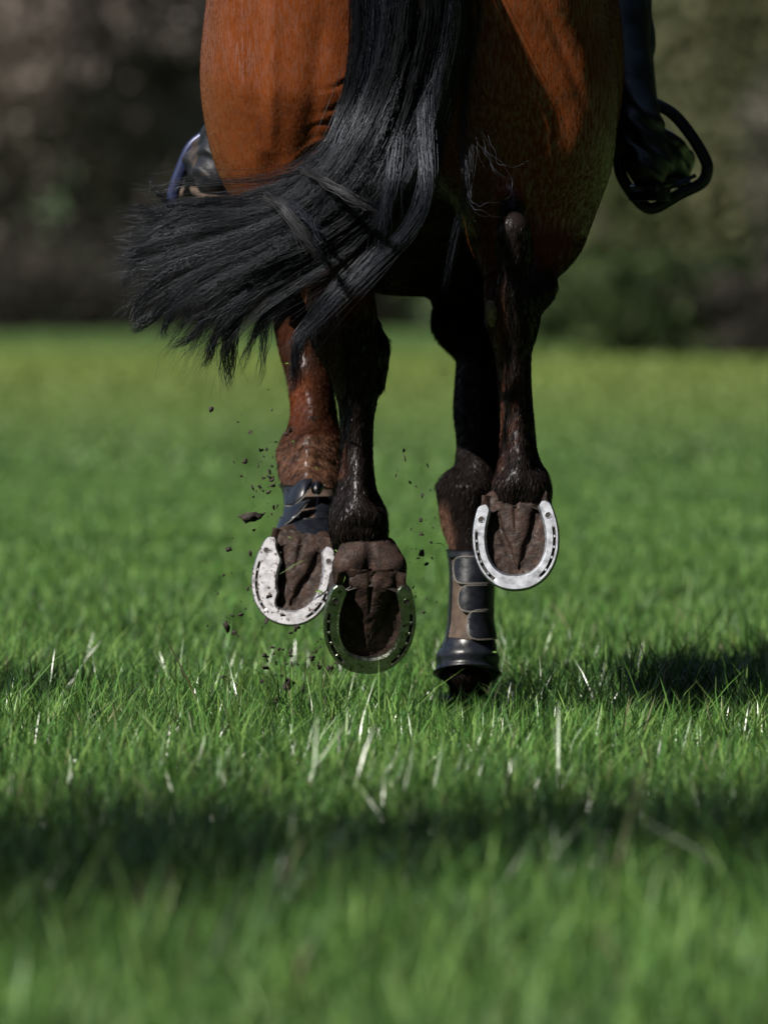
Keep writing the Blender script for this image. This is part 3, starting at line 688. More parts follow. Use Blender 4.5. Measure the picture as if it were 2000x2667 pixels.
    Lh = (np.where(legs, .0105, .0062)*r.uniform(.6, 1.4, nh))[:, None]; wh = (np.where(legs, .00085, .0006)*r.uniform(.6, 1.4, nh))[:, None]
    sd_ = np.cross(d_, nr); tw = r.normal(0, .35, (nh, 1))*(1-.8*up_[:, None]); sd_ = sd_*np.cos(tw)+nr*np.sin(tw)
    tip = root+d_*Lh+nr*lift*Lh; md_ = root+d_*Lh*.45+nr*lift*Lh*.55
    HV = np.stack([root-nr*.0004, md_+sd_*wh*.5, tip, md_-sd_*wh*.5], 1).reshape(-1, 3); HF = np.arange(nh*4).reshape(-1, 4)+len(P)
    HC = C4[f[k, 0]].copy(); HC[:, :3] *= 1+r.uniform(-.35, .45, (nh, 1))*(1-.55*up_[:, None]); HC[:, 3] *= .42-.2*up_; HC = np.repeat(HC, 4, axis=0)
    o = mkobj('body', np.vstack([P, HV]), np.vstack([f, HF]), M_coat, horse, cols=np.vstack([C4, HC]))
    # eyes
    for sx in (-1, 1):
        b = MB(); c = Vector((.06+sx*.098, 2.56, 1.55))
        b.tube([c-Vector((sx*.02,0,0)), c-Vector((sx*.008,0,0)), c+Vector((sx*.006,0,0)), c+Vector((sx*.012,0,0))], [.012,.019,.014,.003], 12)
        b.build('eye', M_leather, horse)
    return o
build_body()

# chestnut on the inside of the right hock
def chestnut():
    b = MB(); c0 = W(1279,782,-.012); c1 = W(1283,850,-.004)
    pts = [c0.lerp(c1, i/10) for i in range(11)]; rad = [.0035+.0085*math.sin(math.pi*min(1, .08+i/11))*(1+.12*math.sin(i*2.1)) for i in range(11)]
    b.tube(pts, rad, 14, flat=.9, up=(0,1,0)); o = b.build('chestnut', M_chest, horse); o['label'] = 'rough tan oval growth on the inner hock'
chestnut()

# ---- hooves: local frame X right, Z up towards the heel, -Y out of the sole
def half_outline(t, W2=.0667, toe=.082, tip=.060, tipx=.053):
    """t 0 = toe ... 1 = heel tip, right side"""
    if t < .62:
        a = t/.62*math.pi/2; e = .93
        return (W2*abs(math.sin(a))**e, -toe*abs(math.cos(a))**e)
    u = (t-.62)/.38
    return (W2-(W2-tipx)*u**1.9, tip*u)
def outline(n=32, **kw):
    r = [half_outline(i/(n-1), **kw) for i in range(n)]
    return [(-x, z) for x, z in r[::-1]] + r[1:]
def make_hoof(loc, roll, pitch, yaw, kind, scale=1.0, bz=0.0):
    """kind: 'clean', 'wide' (left branch broad), 'soiled', 'down' (standing)"""
    h = bpy.data.objects.new('hoof', None)
    M = Matrix.Translation(loc) @ Matrix.Rotation(R(yaw), 4, 'Z') @ Matrix.Rotation(R(pitch), 4, 'X') @ Matrix.Rotation(R(roll), 4, 'Y') @ Matrix.Scale(scale, 4)
    # hoof wall: rings from the ground edge to the coronet
    b = MB(); n = 56; rings = []
    for (yy, s, up, cup) in ((.0008,.955,0,0),(.004,.99,.0,0),(.012,.985,.003,0),(.03,.94,.012,.002),(.05,.88,.024,.004),(.066,.83,.034,.006),(.074,.81,.040,.008),(.080,.74,.045,.01)):
        ring = []
        for k in range(n):
            w = 2*math.pi*k/n; sx = math.sin(w); cz = math.cos(w)
            X = .066*s*math.copysign(abs(sx)**.92, sx); Zl = (.060 if cz > 0 else .082)*s*cz*(.92 if cz > 0 else 1)
            Yy = yy*(1 if cz < 0 else 1-.35*cz)
            ring.append(Vector((X, Yy, Zl+up)))
        rings.append(ring)
    V = [p for r_ in rings for p in r_]; Fc = []
    for i in range(len(rings)-1):
        for k in range(n): Fc.append([i*n+k, i*n+(k+1) % n, (i+1)*n+(k+1) % n, (i+1)*n+k])
    Fc.append([(len(rings)-1)*n+k for k in range(n)])
    b.add(V, Fc, 0, M)
    ho = b.build('hoof', M_hoof, horse)
    # heel bulbs: two soft lobes over the open end of the shoe
    FF = Field(axis((-.09,.09,.003)), axis((-.02,.09,.003)), axis((-.06,.12,.003)))
    for sx in (-1, 1): FF.chain([((sx*.038,.022+bz*.25,.036),.013),((sx*.031,.028+bz*.55,.058+bz*.6),.018),((sx*.023,.046+bz*.7,.070+bz),.019)], .026)
    FF.chain([((0,.045,.03),.030),((0,.055,.060+bz),.030)], .02)
    FF.cone((0,.004+bz*.3,.035), (0,.016+bz*.9,.095+bz), .0045, .0045, -.012)
    P, f = FF.mesh(); nn = vnoise(P*60, 3)*.0008; P = P + nn[:, None]*.7
    mkobj('heel_bulb', [tuple(M @ Vector(p)) for p in P], f, M_sole, ho)
    # sole: a dished height field inside the wall, with the grooves beside the frog
    def frog_w(z):      # half width of the frog at height z
        return np.interp(z, [-.046,-.03,0,.03,.055,.075], [0,.006,.015,.025,.032,.034])
    nx, nz = 61, 77; xs = np.linspace(-.062, .062, nx); zs = np.linspace(-.078, .074, nz)
    X, Z = np.meshgrid(xs, zs, indexing='ij')
    # warp the square onto the hoof's oval
    u = np.linspace(-1, 1, nx)[:, None]; v = Z
    hw = np.where(v < 0, .063*np.sqrt(np.clip(1-(v/.0785)**2, 0, 1)), .063-.012*np.clip(v/.06, 0, 1)**2)
    X = u*hw; rr = np.abs(u)
    rim = np.maximum(rr, np.where(v < 0, np.sqrt((X/.063)**2+(v/.0785)**2), rr))
    dish = .0070*(1-sm(rim, .55, 1.0))
    fw = frog_w(Z); ax = np.abs(X)
    gr = np.exp(-((ax-fw-.0045)/.0055)**2)*.0045*sm(Z, -.045, .02) 
    gr = gr*(1-.3*sm(Z, .05, .07))
    Pn = np.stack([X, 0*X, Z], -1).reshape(-1, 3)
    Yv = .0015+dish+gr+(.0008*vnoise(Pn*50, 8)+.0004*vnoise(Pn*150, 9)).reshape(X.shape)
    # cracked, crumbly dirt lumps
    Yv -= .002*np.clip(vnoise(Pn*45, 14).reshape(X.shape)-.45, 0, 1)
    Vv = np.stack([X, Yv, Z], -1).reshape(-1, 3)
    i, j = np.meshgrid(np.arange(nx-1), np.arange(nz-1), indexing='ij')
    Fv = np.stack([i*nz+j, (i+1)*nz+j, (i+1)*nz+j+1, i*nz+j+1], -1).reshape(-1, 4)
    mkobj('sole', [tuple(M @ Vector(p)) for p in Vv], Fv, M_sole, ho)
    # frog: a rubbery wedge with a central cleft
    nz2 = 60; zs = np.linspace(-.046, .076, nz2); us = np.linspace(-1, 1, 25)
    U, Z = np.meshgrid(us, zs, indexing='ij'); fw = frog_w(Z); Xf = U*fw + .0012*np.sin(Z*140)*U
    cleft = np.exp(-(U/.09)**2)*.0055*sm(Z, .0, .04)
    Pn = np.stack([Xf, 0*Xf, Z], -1).reshape(-1, 3)
    Yf = .0085 - .0070*np.sqrt(np.clip(1-np.abs(U)**2.6, 0, 1)) + cleft - .002 + (.0006*vnoise(Pn*50, 21)+.0004*vnoise(Pn*150, 22)).reshape(U.shape) + .004*(1-sm(Z, -.046, -.01))
    Yf += .010*sm(Z, .050, .076)
    Vv = np.stack([Xf, Yf, Z], -1).reshape(-1, 3); i, j = np.meshgrid(np.arange(24), np.arange(nz2-1), indexing='ij')
    Fv = np.stack([i*nz2+j, (i+1)*nz2+j, (i+1)*nz2+j+1, i*nz2+j+1], -1).reshape(-1, 4)
    mkobj('frog', [tuple(M @ Vector(p)) for p in Vv], Fv, M_sole, ho)
    # shoe: swept web with a fullered groove and nails
    b = MB(); N = 121; V = []; Fc = []; mi = []
    ol = [Vector((x, 0, z)) for x, z in outline(61)]
    arc = [0]
    for a_, c_ in zip(ol[:-1], ol[1:]): arc.append(arc[-1]+(c_-a_).length)
    tot = arc[-1]
    def at(sv):
        i = min(max(np.searchsorted(arc, sv)-1, 0), len(ol)-2); t = (sv-arc[i])/(arc[i+1]-arc[i]); return ol[i].lerp(ol[i+1], t)
    T = .0095
    for k in range(N):
        sv = tot*k/(N-1); q = k/(N-1); p = at(sv); tg = (at(min(sv+.002, tot))-at(max(sv-.002, 0))).normalized()
        nrm = Vector((-tg.z, 0, tg.x))
        # inward
        if nrm.dot(Vector((0, 0, .0))-p) < 0: nrm = -nrm
        side = min(q, 1-q)           # 0 heel ... .5 toe
        web = .0225 + .003*sm(side, .3, .5)
        if kind == 'wide' and q < .5: web = .0225 + .020*sm(q, .02, .10)*(1-sm(q, .32, .44)) + .004*sm(q, .35, .5)
        en = math.sqrt(max(0, 1-(1-min(1, side/.035))**2))   # rounded ends
        c = web/2
        lo, hi = c-c*en, c+c*en
        g = sm(side, .13, .15)*(1-sm(side, .36, .39))*.004   # groove depth
        gc = .0072 if not (kind == 'wide' and q < .5) else .0085
        gw = .0024
        pr = [(lo, T), (lo, .0015+.001), (min(lo+.0018, c), 0), (max(lo, min(gc-gw, hi)), 0), (max(lo, min(gc-gw+.0006, hi)), g), (max(lo, min(gc+gw-.0006, hi)), g), (max(lo, min(gc+gw, hi)), 0), (max(hi-.0035, lo), 0), (hi, .0025), (hi, T)]
        for (d, yy) in pr: V.append(p+nrm*(d-.0015)+Vector((0, yy-T+.0005, 0)))
    m_ = 10
    for k in range(N-1):
        side = min((k+.5)/(N-1), 1-(k+.5)/(N-1)); ing = .13 < side < .385
        for j in range(m_):
            Fc.append([k*m_+j, k*m_+(j+1) % m_, (k+1)*m_+(j+1) % m_, (k+1)*m_+j]); mi.append(1 if (j in (3, 4, 5) and ing) else 0)
    Fc.append(list(range(m_))); mi.append(0); Fc.append([(N-1)*m_+j for j in range(m_)][::-1]); mi.append(0)
    n0 = 0
    for v_ in V: b.v.append(M @ v_)
    b.f = Fc; b.m = mi
    for q in (.175,.225,.275,.34,.66,.725,.775,.825):
        sv = tot*q; p = at(sv); tg = (at(sv+.002)-at(sv-.002)).normalized(); nrm = Vector((-tg.z, 0, tg.x))
        if nrm.dot(-p) < 0: nrm = -nrm
        gc = .0072 if not (kind == 'wide' and q < .5) else .0085
        ml = M @ Matrix.Translation(p+nrm*(gc-.0015)+Vector((0, -T+.0022, 0))) @ Matrix(((tg.x,0,nrm.x,0),(0,1,0,0),(tg.z,0,nrm.z,0),(0,0,0,1)))
        b.box((0,0,0), (.0052,.004,.0040), 0, ml, bev=.5)
    for q in (.072,.928):      # stud holes
        sv = tot*q; p = at(sv); tg = (at(sv+.002)-at(sv-.002)).normalized(); nrm = Vector((-tg.z, 0, tg.x))
        if nrm.dot(-p) < 0: nrm = -nrm
        c = p+nrm*(.0095)+Vector((0, -T, 0)); ring = []
        b.tube([c+Vector((0,-.0002,0)), c+Vector((0,.0012,0))], [.0042,.0042], 14, mi=1, M=M)
        b.tube([c+Vector((.0048*math.cos(a), -.0002, .0048*math.sin(a))) for a in np.linspace(0, 2*math.pi, 17)], .0006, 5, mi=0, M=M, cap=False)
    sh = b.build('horseshoe', [{'clean': M_shoe, 'wide': M_shoedirty, 'soiled': M_shoedull, 'down': M_shoedirty}[kind], M_shoedark], ho, smooth=False)
    md = sh.modifiers.new('bevel', 'BEVEL'); md.width = .0008; md.segments = 2; md.limit_method = 'ANGLE'; md.angle_limit = R(35)
    return ho, sh
def sole_at(px, py, y): return W(px, py, y)
ho, sh = make_hoof(W(1344,1404,-.035), -4, -14, -7, 'clean', bz=.006); sh['label'] = 'clean shiny steel shoe on the raised right hind hoof'
ho, sh = make_hoof(W(962,1615,-.045), 1, 20, 6, 'soiled', 1.06, bz=.018); sh['label'] = 'darker shoe of the left hind hoof, turned to the grass'
ho, sh = make_hoof(W(766,1501,.655), 10, -13, -7, 'wide', 1.0, bz=.002); sh['label'] = 'bright dirt-spattered shoe with one broad branch'
# planted fore hoof, sole on the ground
ho, sh = make_hoof(Vector((W(1214,1850,.96).x, .99, -.036)), 180, 90, 2, 'down', .86)

# ---- tendon boots
def on_loft(tab, z, ang, off):
    cx, cy, a, b = [float(c[0]) for c in spline(tab, np.array([z]))]
    return Vector((cx+(a+off)*math.sin(ang), cy-(b+off)*math.cos(ang), z))     # ang 0 faces the camera, + to the right
def shell(mb, tab, z0, z1, a0, a1, off, th=.003, nz=16, na=30, flare=None, rnd=0.0, wob=0.0, mi=0, edge=None):
    """patch of a limb's surface between heights and angles; rnd rounds its left end; edge adds a rim tube"""
    G = []
    for i in range(nz+1):
        t = i/nz; z = z0+(z1-z0)*t; s = abs(2*t-1); aa = a0 + rnd*(1-math.sqrt(max(0, 1-s**2.4)))
        row = []
        for j in range(na+1):
            ang = aa+(a1-aa)*j/na; o_ = off+(flare(t, ang) if flare else 0)
            row.append((on_loft(tab, z, ang, o_+th), on_loft(tab, z, ang, o_)))
        G.append(row)
    V = []; F = []; idx = lambda i, j, s: ((i*(na+1)+j)*2+s)
    for row in G:
        for p in row: V += [p[0], p[1]]
    for i in range(nz):
        for j in range(na):
            F.append([idx(i,j,0), idx(i,j+1,0), idx(i+1,j+1,0), idx(i+1,j,0)]); F.append([idx(i,j,1), idx(i+1,j,1), idx(i+1,j+1,1), idx(i,j+1,1)])
    for i in range(nz):
        for j in (0, na): F.append([idx(i,j,0), idx(i+1,j,0), idx(i+1,j,1), idx(i,j,1)])
    for j in range(na):
        for i in (0, nz): F.append([idx(i,j,0), idx(i,j,1), idx(i,j+1,1), idx(i,j+1,0)])
    mb.add(V, F, mi)
    if edge is not None:
        pts = [G[0][j][0] for j in range(na, -1, -max(1, na//8))]+[G[i][0][0] for i in range(1, nz)]+[G[nz][j][0] for j in range(0, na+1, max(1, na//8))]
        mb.tube(pts, .0009, 6, mi=edge)
def zz(py, y): return W(0, py, y).z
# right fore
b = MB(); shell(b, RF, zz(1690,.93), zz(1432,.955), -3.1, 3.1, .0012, th=.0035, nz=24, na=60)
bt = b.build('tendon_boot', M_lining, horse); bt['label'] = 'dark boot with brown lining on the planted foreleg'
b = MB(); shell(b, RF, zz(1688,.93), zz(1436,.955), -2.9, -1.12, .0048, th=.0035, nz=24, na=20); shell(b, RF, zz(1688,.93), zz(1436,.955), .95, 3.2, .0048, th=.0035, nz=24, na=26)
shell(b, RF, zz(1452,.955), zz(1430,.955), -3.0, .6, .0046, th=.004, nz=4, na=30)
b.build('outer_shell', M_boot, bt)
for (pa, pb, aa, sl_) in ((1448,1517,-.80,.0),(1522,1590,-.52,.0),(1586,1662,-.12,.0)):
    b = MB(); shell(b, RF, zz(pb,.94), zz(pa,.94), aa, 1.6, .0088, th=.0035, nz=18, na=22, rnd=.38, mi=0, edge=1)
    b.build('strap', [M_boot, M_boottrim], bt)
# fetlock cup of the right fore, flared at the bottom with a rolled rim
b = MB()
def fl(t, a): return .0025+.0050*(1-t)**1.3*sm(t, -.12, .22)+.0065*math.exp(-((t-.10)/.06)**2)*(1 if abs(a) < 2 else .5) + .003*math.exp(-((t-.55)/.16)**2)
b2 = MB()
cupz0, cupz1 = zz(1764,.92), zz(1668,.925)
def cup(mb, tab, a0, a1, na=48, nz=24, drop=.028, th=.004):
    V = []; F = []
    for i in range(nz+1):
        t = i/nz
        for j in range(na+1):
            a = a0+(a1-a0)*j/na; zb_ = cupz0 - .001*(math.sin(a)**2) + .020*max(math.cos(a), -.6); zt = cupz1 + .006*math.cos(a+.9)
            z = zb_+(zt-zb_)*t; o_ = fl(t, a)
            for s in (th, 0): V.append(on_loft(tab, max(z, zz(1845,.93)), a, o_+s))
    ix = lambda i, j, s: (i*(na+1)+j)*2+s
    for i in range(nz):
        for j in range(na):
            F.append([ix(i,j,0), ix(i,j+1,0), ix(i+1,j+1,0), ix(i+1,j,0)]); F.append([ix(i,j,1), ix(i+1,j,1), ix(i+1,j+1,1), ix(i,j+1,1)])
    for j in range(na):
        for i in (0, nz): F.append([ix(i,j,0), ix(i,j,1), ix(i,j+1,1), ix(i,j+1,0)])
    mb.add(V, F, 0)
cup(b, RF, -math.pi, math.pi); fc = b.build('fetlock_cup', M_boot, bt)
# left fore: boot on the foreshortened cannon
b = MB(); shell(b, LF, zz(1378,.76), zz(1268,.90), -2.9, 2.9, .001, th=.003, nz=16, na=50)
bt2 = b.build('tendon_boot', M_lining, horse); bt2['label'] = 'navy boot with pointed flaps on the raised foreleg'
b = MB(); shell(b, LF, zz(1376,.76), zz(1262,.90), -3.0, -.35, .0045, th=.003, nz=16, na=24); shell(b, LF, zz(1376,.76), zz(1290,.88), .25, 3.0, .0045, th=.003, nz=16, na=24)
b.build('outer_shell', M_boot, bt2)
def flap(px_py, y0s, th=.0035, edge=True):
    """a pointed boot flap: polygon outline given as two rails"""
    mb = MB(); top, bot = px_py; n = 16
    A = [Vector(p) for p in crom([W(x, y, d) for x, y, d in top], n)]; B = [Vector(p) for p in crom([W(x, y, d) for x, y, d in bot], n)]
    V = []; F = []; m = 7
    for i in range(n):
        for j in range(m):
            t = j/(m-1); p = A[i].lerp(B[i], t)+Vector((0, -.006*math.sin(math.pi*t), 0)); V.append(p); V.append(p+Vector((0, th, 0)))
    ix = lambda i, j, s: (i*m+j)*2+s
    for i in range(n-1):
        for j in range(m-1): F += [[ix(i,j,0), ix(i,j+1,0), ix(i+1,j+1,0), ix(i+1,j,0)], [ix(i,j,1), ix(i+1,j,1), ix(i+1,j+1,1), ix(i,j+1,1)]]
        F += [[ix(i,0,0), ix(i+1,0,0), ix(i+1,0,1), ix(i,0,1)], [ix(i,m-1,0), ix(i,m-1,1), ix(i+1,m-1,1), ix(i+1,m-1,0)]]
    mb.add(V, F, 0)
    mb.tube(B, .0008, 6, mi=1)
    return mb
f1 = flap((((752,1288,.80),(770,1262,.79),(790,1248,.785),(815,1247,.79)), ((742,1318,.79),(765,1316,.765),(795,1290,.76),(812,1258,.785))), 0); f1.build('strap', [M_boot, M_boottrim], bt2)
f2 = flap((((742,1325,.77),(758,1318,.755),(780,1308,.75),(802,1300,.755)), ((737,1370,.73),(756,1357,.715),(780,1336,.72),(806,1304,.75))), 0); f2.build('strap', [M_boot, M_boottrim], bt2)
f3 = flap((((808,1262,.795),(825,1252,.79),(838,1258,.80),(850,1275,.82)), ((812,1282,.785),(826,1290,.78),(836,1282,.79),(846,1262,.82))), 0); f3.build('strap', [M_boot, M_boottrim], bt2)
b = MB()
shell(b, LF, zz(1392,.75), zz(1346,.80), -3.1, 3.1, .0078, th=.004, nz=8, na=50, flare=lambda t, a: .006*(1-t)**2); b.build('fetlock_cup', M_boot, bt2)

# ---- tail
def build_tail():
    yy = -.11
    A = [(965,-330,-.10),(925,-120,-.12),(928,0,-.12),(930,130,-.115),(905,280,-.11),(855,395,-.10),(770,470,-.09),(640,512,-.085),(500,520,-.08),(400,545,-.075),(330,535,-.07)]
    M_ = [(1050,-330,-.10),(1040,-120,-.14),(1040,0,-.15),(1015,150,-.15),(960,310,-.15),(880,450,-.14),(770,550,-.13),(620,620,-.12),(490,665,-.11),(390,710,-.10),(315,745,-.09)]
    B = [(1105,-330,-.10),(1165,-120,-.13),(1205,0,-.125),(1185,150,-.125),(1140,330,-.13),(1080,480,-.13),(985,600,-.12),(850,690,-.12),(710,760,-.115),(600,850,-.11),(560,960,-.10)]
    def near(L): return [(a, b, c+.05*(1-float(sm(b, 250, 520)))) for a, b, c in L]
    A, M_, B = near(A), near(M_), near(B)
    A = crom(A, 40); Mm = crom(M_, 40); B = crom(B, 40)
    def guide(s, e=0):
        if s < .5: return A*(1-2*s)+Mm*2*s
        return Mm*(2-2*s)+B*(2*s-1)
    r = np.random.default_rng(77); strands = []
    def lock(g, n, rad, tip=.35, wave=.004, cut=.25, col=0, thick=.0011, wfreq=2.0, seed=None):
        """g (m,3) in photo px/px/y; n strands"""
        m = 30; g = np.array(near(g) if isinstance(g, list) else g, dtype=float); g = crom(g, m)
        s_ = KP*(D0+g[:, 2])/D0
        P = np.stack([(g[:, 0]-1000)*s_, g[:, 2], CZ+(HOR-g[:, 1])*s_], 1)
        T = np.gradient(P, axis=0); T /= np.linalg.norm(T, axis=1)[:, None]
        S = np.cross(T, np.array([0, 1., 0])); S /= np.linalg.norm(S, axis=1)[:, None]; U = np.cross(S, T)
        t = np.linspace(0, 1, m)
        for k in range(n):
            a = r.uniform(0, 6.28); q = math.sqrt(r.random())
            rr = rad*(1-(1-tip)*t**1.5)*q; ph = r.uniform(0, 6.28); f = wfreq*r.uniform(.6, 1.5)
            fly = (r.random() < .06)*r.normal(0, .03)*t**2
            dr = r.normal(0, .0035); dq = r.uniform(0, 6.28)
            o1 = rr*math.cos(a) + dr*np.sin(4.5*t+dq) + .0012*np.sin(r.uniform(14, 30)*t+ph) + wave*np.sin(2*np.pi*f*t+ph)*t*r.uniform(.3, 1.2) + fly + r.normal(0, .002)*t; o2 = rr*math.sin(a)*.7 + wave*.6*np.cos(2*np.pi*f*t+ph*1.7)*t
            Q = P + S*o1[:, None] + U*o2[:, None]
            L = 1-cut*r.random()**1.6
            ti = t*L*(m-1); i = np.clip(ti.astype(int), 0, m-2); fr = (ti-i)[:, None]
            strands.append((Q[i]*(1-fr)+Q[i+1]*fr, thick*r.uniform(.6, 1.25), col))
    # the body of the tail
    for k in range(130):
        s = float(np.clip(r.beta(1.1, 1.1), 0, 1)); g = guide(s).copy()
        L = r.uniform(.60, 1.05); g = g[:max(18, int(40*L))]; t = np.linspace(0, 1, len(g))
        ph = r.uniform(0, 6.28); fr = r.uniform(1.2, 2.6)
        g[:, 0] += r.normal(0, 20)*np.sin(fr*np.pi*t+ph)*t + r.normal(0, 8)*np.sin(9*t+ph)*t; g[:, 1] += r.normal(0, 26)*np.sin(fr*np.pi*t+ph*2)*t + r.normal(12, 44)*t**2.4
        g[:, 2] += r.normal(0, .024) + .022*np.sin(3*t+ph)
        lock(g, 46, r.uniform(.005, .0115), tip=.22, wave=.006, cut=.45, col=r.uniform(-.5, .05), thick=.00085)
    for k in range(300):      # looser hair between the locks
        s = r.random(); g = guide(s).copy(); L = r.uniform(.55, 1.03); g = g[:max(18, int(40*L))]; t = np.linspace(0, 1, len(g)); ph = r.uniform(0, 6.28)
        g[:, 0] += r.normal(0, 22)*np.sin(r.uniform(2, 7)*t+ph)*t + r.normal(0, 14)*t; g[:, 1] += r.normal(0, 24)*np.sin(r.uniform(2, 7)*t+ph)*t + r.normal(0, 26)*t**2; g[:, 2] += r.normal(0, .028)
        lock(g, 6, .004, tip=1.2, wave=.007, cut=.4, col=r.uniform(-.4, .5), thick=.0007)
    # drooping pointed ends under the sweep
    for (pts, n, rad) in (
        ([(800,560,-.12),(660,680,-.12),(600,820,-.11),(585,930,-.11),(598,1022,-.11)], 90, .012),
        ([(760,600,-.12),(650,740,-.12),(610,860,-.11),(600,960,-.11),(592,1015,-.11)], 60, .008),
        ([(820,620,-.12),(740,740,-.12),(680,840,-.11),(650,900,-.11),(622,985,-.11)], 60, .007),
        ([(880,650,-.13),(780,740,-.13),(700,830,-.12),(685,920,-.12),(672,1010,-.12)], 45, .006),
        ([(700,640,-.12),(560,780,-.12),(520,850,-.11),(480,890,-.11),(430,905,-.11)], 60, .007),
        ([(760,680,-.12),(620,800,-.12),(560,880,-.11),(545,930,-.11),(525,965,-.11)], 50, .007),
        ([(620,620,-.12),(480,740,-.12),(400,820,-.11),(360,850,-.11),(345,870,-.11)], 60, .010),
        ([(600,640,-.12),(470,780,-.12),(430,850,-.11),(432,890,-.11)], 40, .007),
        ([(600,560,-.11),(430,600,-.11),(350,680,-.10),(310,770,-.10)], 80, .012),
        ([(620,600,-.11),(450,700,-.11),(370,790,-.10),(345,860,-.10)], 80, .014),
        ([(560,520,-.09),(440,570,-.09),(380,545,-.09),(335,530,-.09)], 60, .008),
        ([(560,540,-.09),(430,610,-.09),(340,660,-.09),(298,690,-.09)], 60, .010),
        ([(470,560,-.09),(410,500,-.09),(388,455,-.09)], 14, .003),
        ([(980,640,-.14),(870,760,-.15),(800,850,-.14),(770,910,-.14),(770,1000,-.14),(740,1020,-.14)], 80, .010),
        ([(900,720,-.14),(820,820,-.14),(790,880,-.14),(765,960,-.14),(735,1010,-.14)], 45, .006)):
        lock(pts, n, rad, tip=.18, wave=.006, cut=.35, col=0)
    # front locks, their lit sheen painted in as paler blue hair
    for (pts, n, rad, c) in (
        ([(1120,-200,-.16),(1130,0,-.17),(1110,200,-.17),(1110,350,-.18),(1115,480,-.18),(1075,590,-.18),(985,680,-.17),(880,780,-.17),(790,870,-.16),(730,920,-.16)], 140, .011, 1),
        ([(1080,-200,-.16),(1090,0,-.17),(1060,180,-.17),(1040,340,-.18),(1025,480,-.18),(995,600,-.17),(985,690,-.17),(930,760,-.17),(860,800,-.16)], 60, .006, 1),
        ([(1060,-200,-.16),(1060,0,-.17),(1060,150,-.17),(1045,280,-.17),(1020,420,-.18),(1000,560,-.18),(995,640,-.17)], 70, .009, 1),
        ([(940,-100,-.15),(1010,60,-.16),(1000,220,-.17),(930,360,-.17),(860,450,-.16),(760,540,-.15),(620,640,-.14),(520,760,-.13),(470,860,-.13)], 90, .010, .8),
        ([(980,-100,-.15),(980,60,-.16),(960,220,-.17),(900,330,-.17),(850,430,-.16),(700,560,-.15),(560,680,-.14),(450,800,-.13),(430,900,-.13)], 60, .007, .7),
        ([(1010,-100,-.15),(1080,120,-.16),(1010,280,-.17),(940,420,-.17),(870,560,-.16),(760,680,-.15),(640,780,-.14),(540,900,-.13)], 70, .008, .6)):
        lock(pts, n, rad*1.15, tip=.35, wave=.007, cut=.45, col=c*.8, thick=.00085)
    for k in range(300):    # loose ends fraying out of the sweep
        s = r.random(); g = guide(s).copy(); i0 = int(r.uniform(22, 33)); g = g[i0:]; t = np.linspace(0, 1, len(g)); a = r.uniform(-.5, 1.0); L = r.uniform(40, 150)
        g[:, 0] += -math.cos(a*1.4)*L*.5*t**1.5 + r.normal(0, 12)*t; g[:, 1] += (a*L)*t**1.4 + r.normal(0, 10)*t; g[:, 2] += r.normal(0, .02)
        lock(g, 7, r.uniform(.002, .006), tip=1.0, wave=.008, cut=.6, col=0, thick=.0006)
    for k in range(48):     # locks over the front of the fall, sheen painted by paler colour
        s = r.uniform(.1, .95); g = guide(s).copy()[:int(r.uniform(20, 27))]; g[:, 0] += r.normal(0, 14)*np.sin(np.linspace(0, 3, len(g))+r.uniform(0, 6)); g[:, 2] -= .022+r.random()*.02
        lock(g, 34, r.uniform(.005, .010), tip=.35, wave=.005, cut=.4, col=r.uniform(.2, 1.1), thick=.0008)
    # thin wisps at the right
    for (pts, n, rad, c) in (
        ([(1180,-150,-.10),(1215,0,-.11),(1225,80,-.11),(1215,220,-.11),(1200,350,-.11),(1212,470,-.11),(1190,590,-.11),(1168,690,-.11),(1150,775,-.11)], 22, .003, .9),
        ([(1200,-150,-.10),(1245,0,-.11),(1240,90,-.11),(1215,180,-.11),(1208,300,-.11),(1225,390,-.11),(1215,520,-.11)], 22, .004, .8),
        ([(1150,-150,-.10),(1200,0,-.11),(1180,120,-.11),(1165,260,-.11),(1140,420,-.11),(1130,520,-.11)], 60, .008, .6),
        ([(1205,300,-.11),(1225,360,-.11),(1260,440,-.12)], 2, .003, .7),
        ([(1250,365,-.12),(1275,410,-.12),(1300,450,-.12),(1350,482,-.12)], 4, .006, .7),
        ([(1255,380,-.12),(1320,440,-.12),(1330,500,-.12),(1290,535,-.12)], 1, .001, .7),
        ([(1215,500,-.11),(1240,545,-.12),(1310,560,-.12)], 3, .001, 1.4), ([(1220,480,-.11),(1218,560,-.12),(1240,580,-.12)], 3, .001, 1.5)):
        lock(pts, n, rad, tip=.4, wave=.003, cut=.15, col=c, thick=.00075)
    # two blunt stalk-like tufts thrown towards the camera
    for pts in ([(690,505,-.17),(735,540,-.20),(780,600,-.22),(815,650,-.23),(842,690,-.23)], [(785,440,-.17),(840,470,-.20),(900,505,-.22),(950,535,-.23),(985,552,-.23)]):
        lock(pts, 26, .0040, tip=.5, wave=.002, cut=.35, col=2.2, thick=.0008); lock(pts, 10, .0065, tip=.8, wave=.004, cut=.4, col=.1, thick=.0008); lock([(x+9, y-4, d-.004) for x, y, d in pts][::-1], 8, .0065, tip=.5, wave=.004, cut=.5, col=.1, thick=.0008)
    lock([(755,520,-.18),(800,570,-.19),(850,640,-.20)], 20, .003, col=1)
    for k in range(260):     # stray single hairs
        s = r.random(); g = guide(s).copy(); e = int(r.uniform(24, 40)); g = g[int(e*.3):e]; t = np.linspace(0, 1, len(g))
        g[:, 0] += r.normal(0, 45)*t**1.5; g[:, 1] += r.normal(15, 45)*t**1.5; g[:, 2] -= .03*r.random(); lock(g, 1, .001, wave=.006, cut=0, col=r.uniform(0, 1), thick=.0006)
    n = len(strands); m = 30
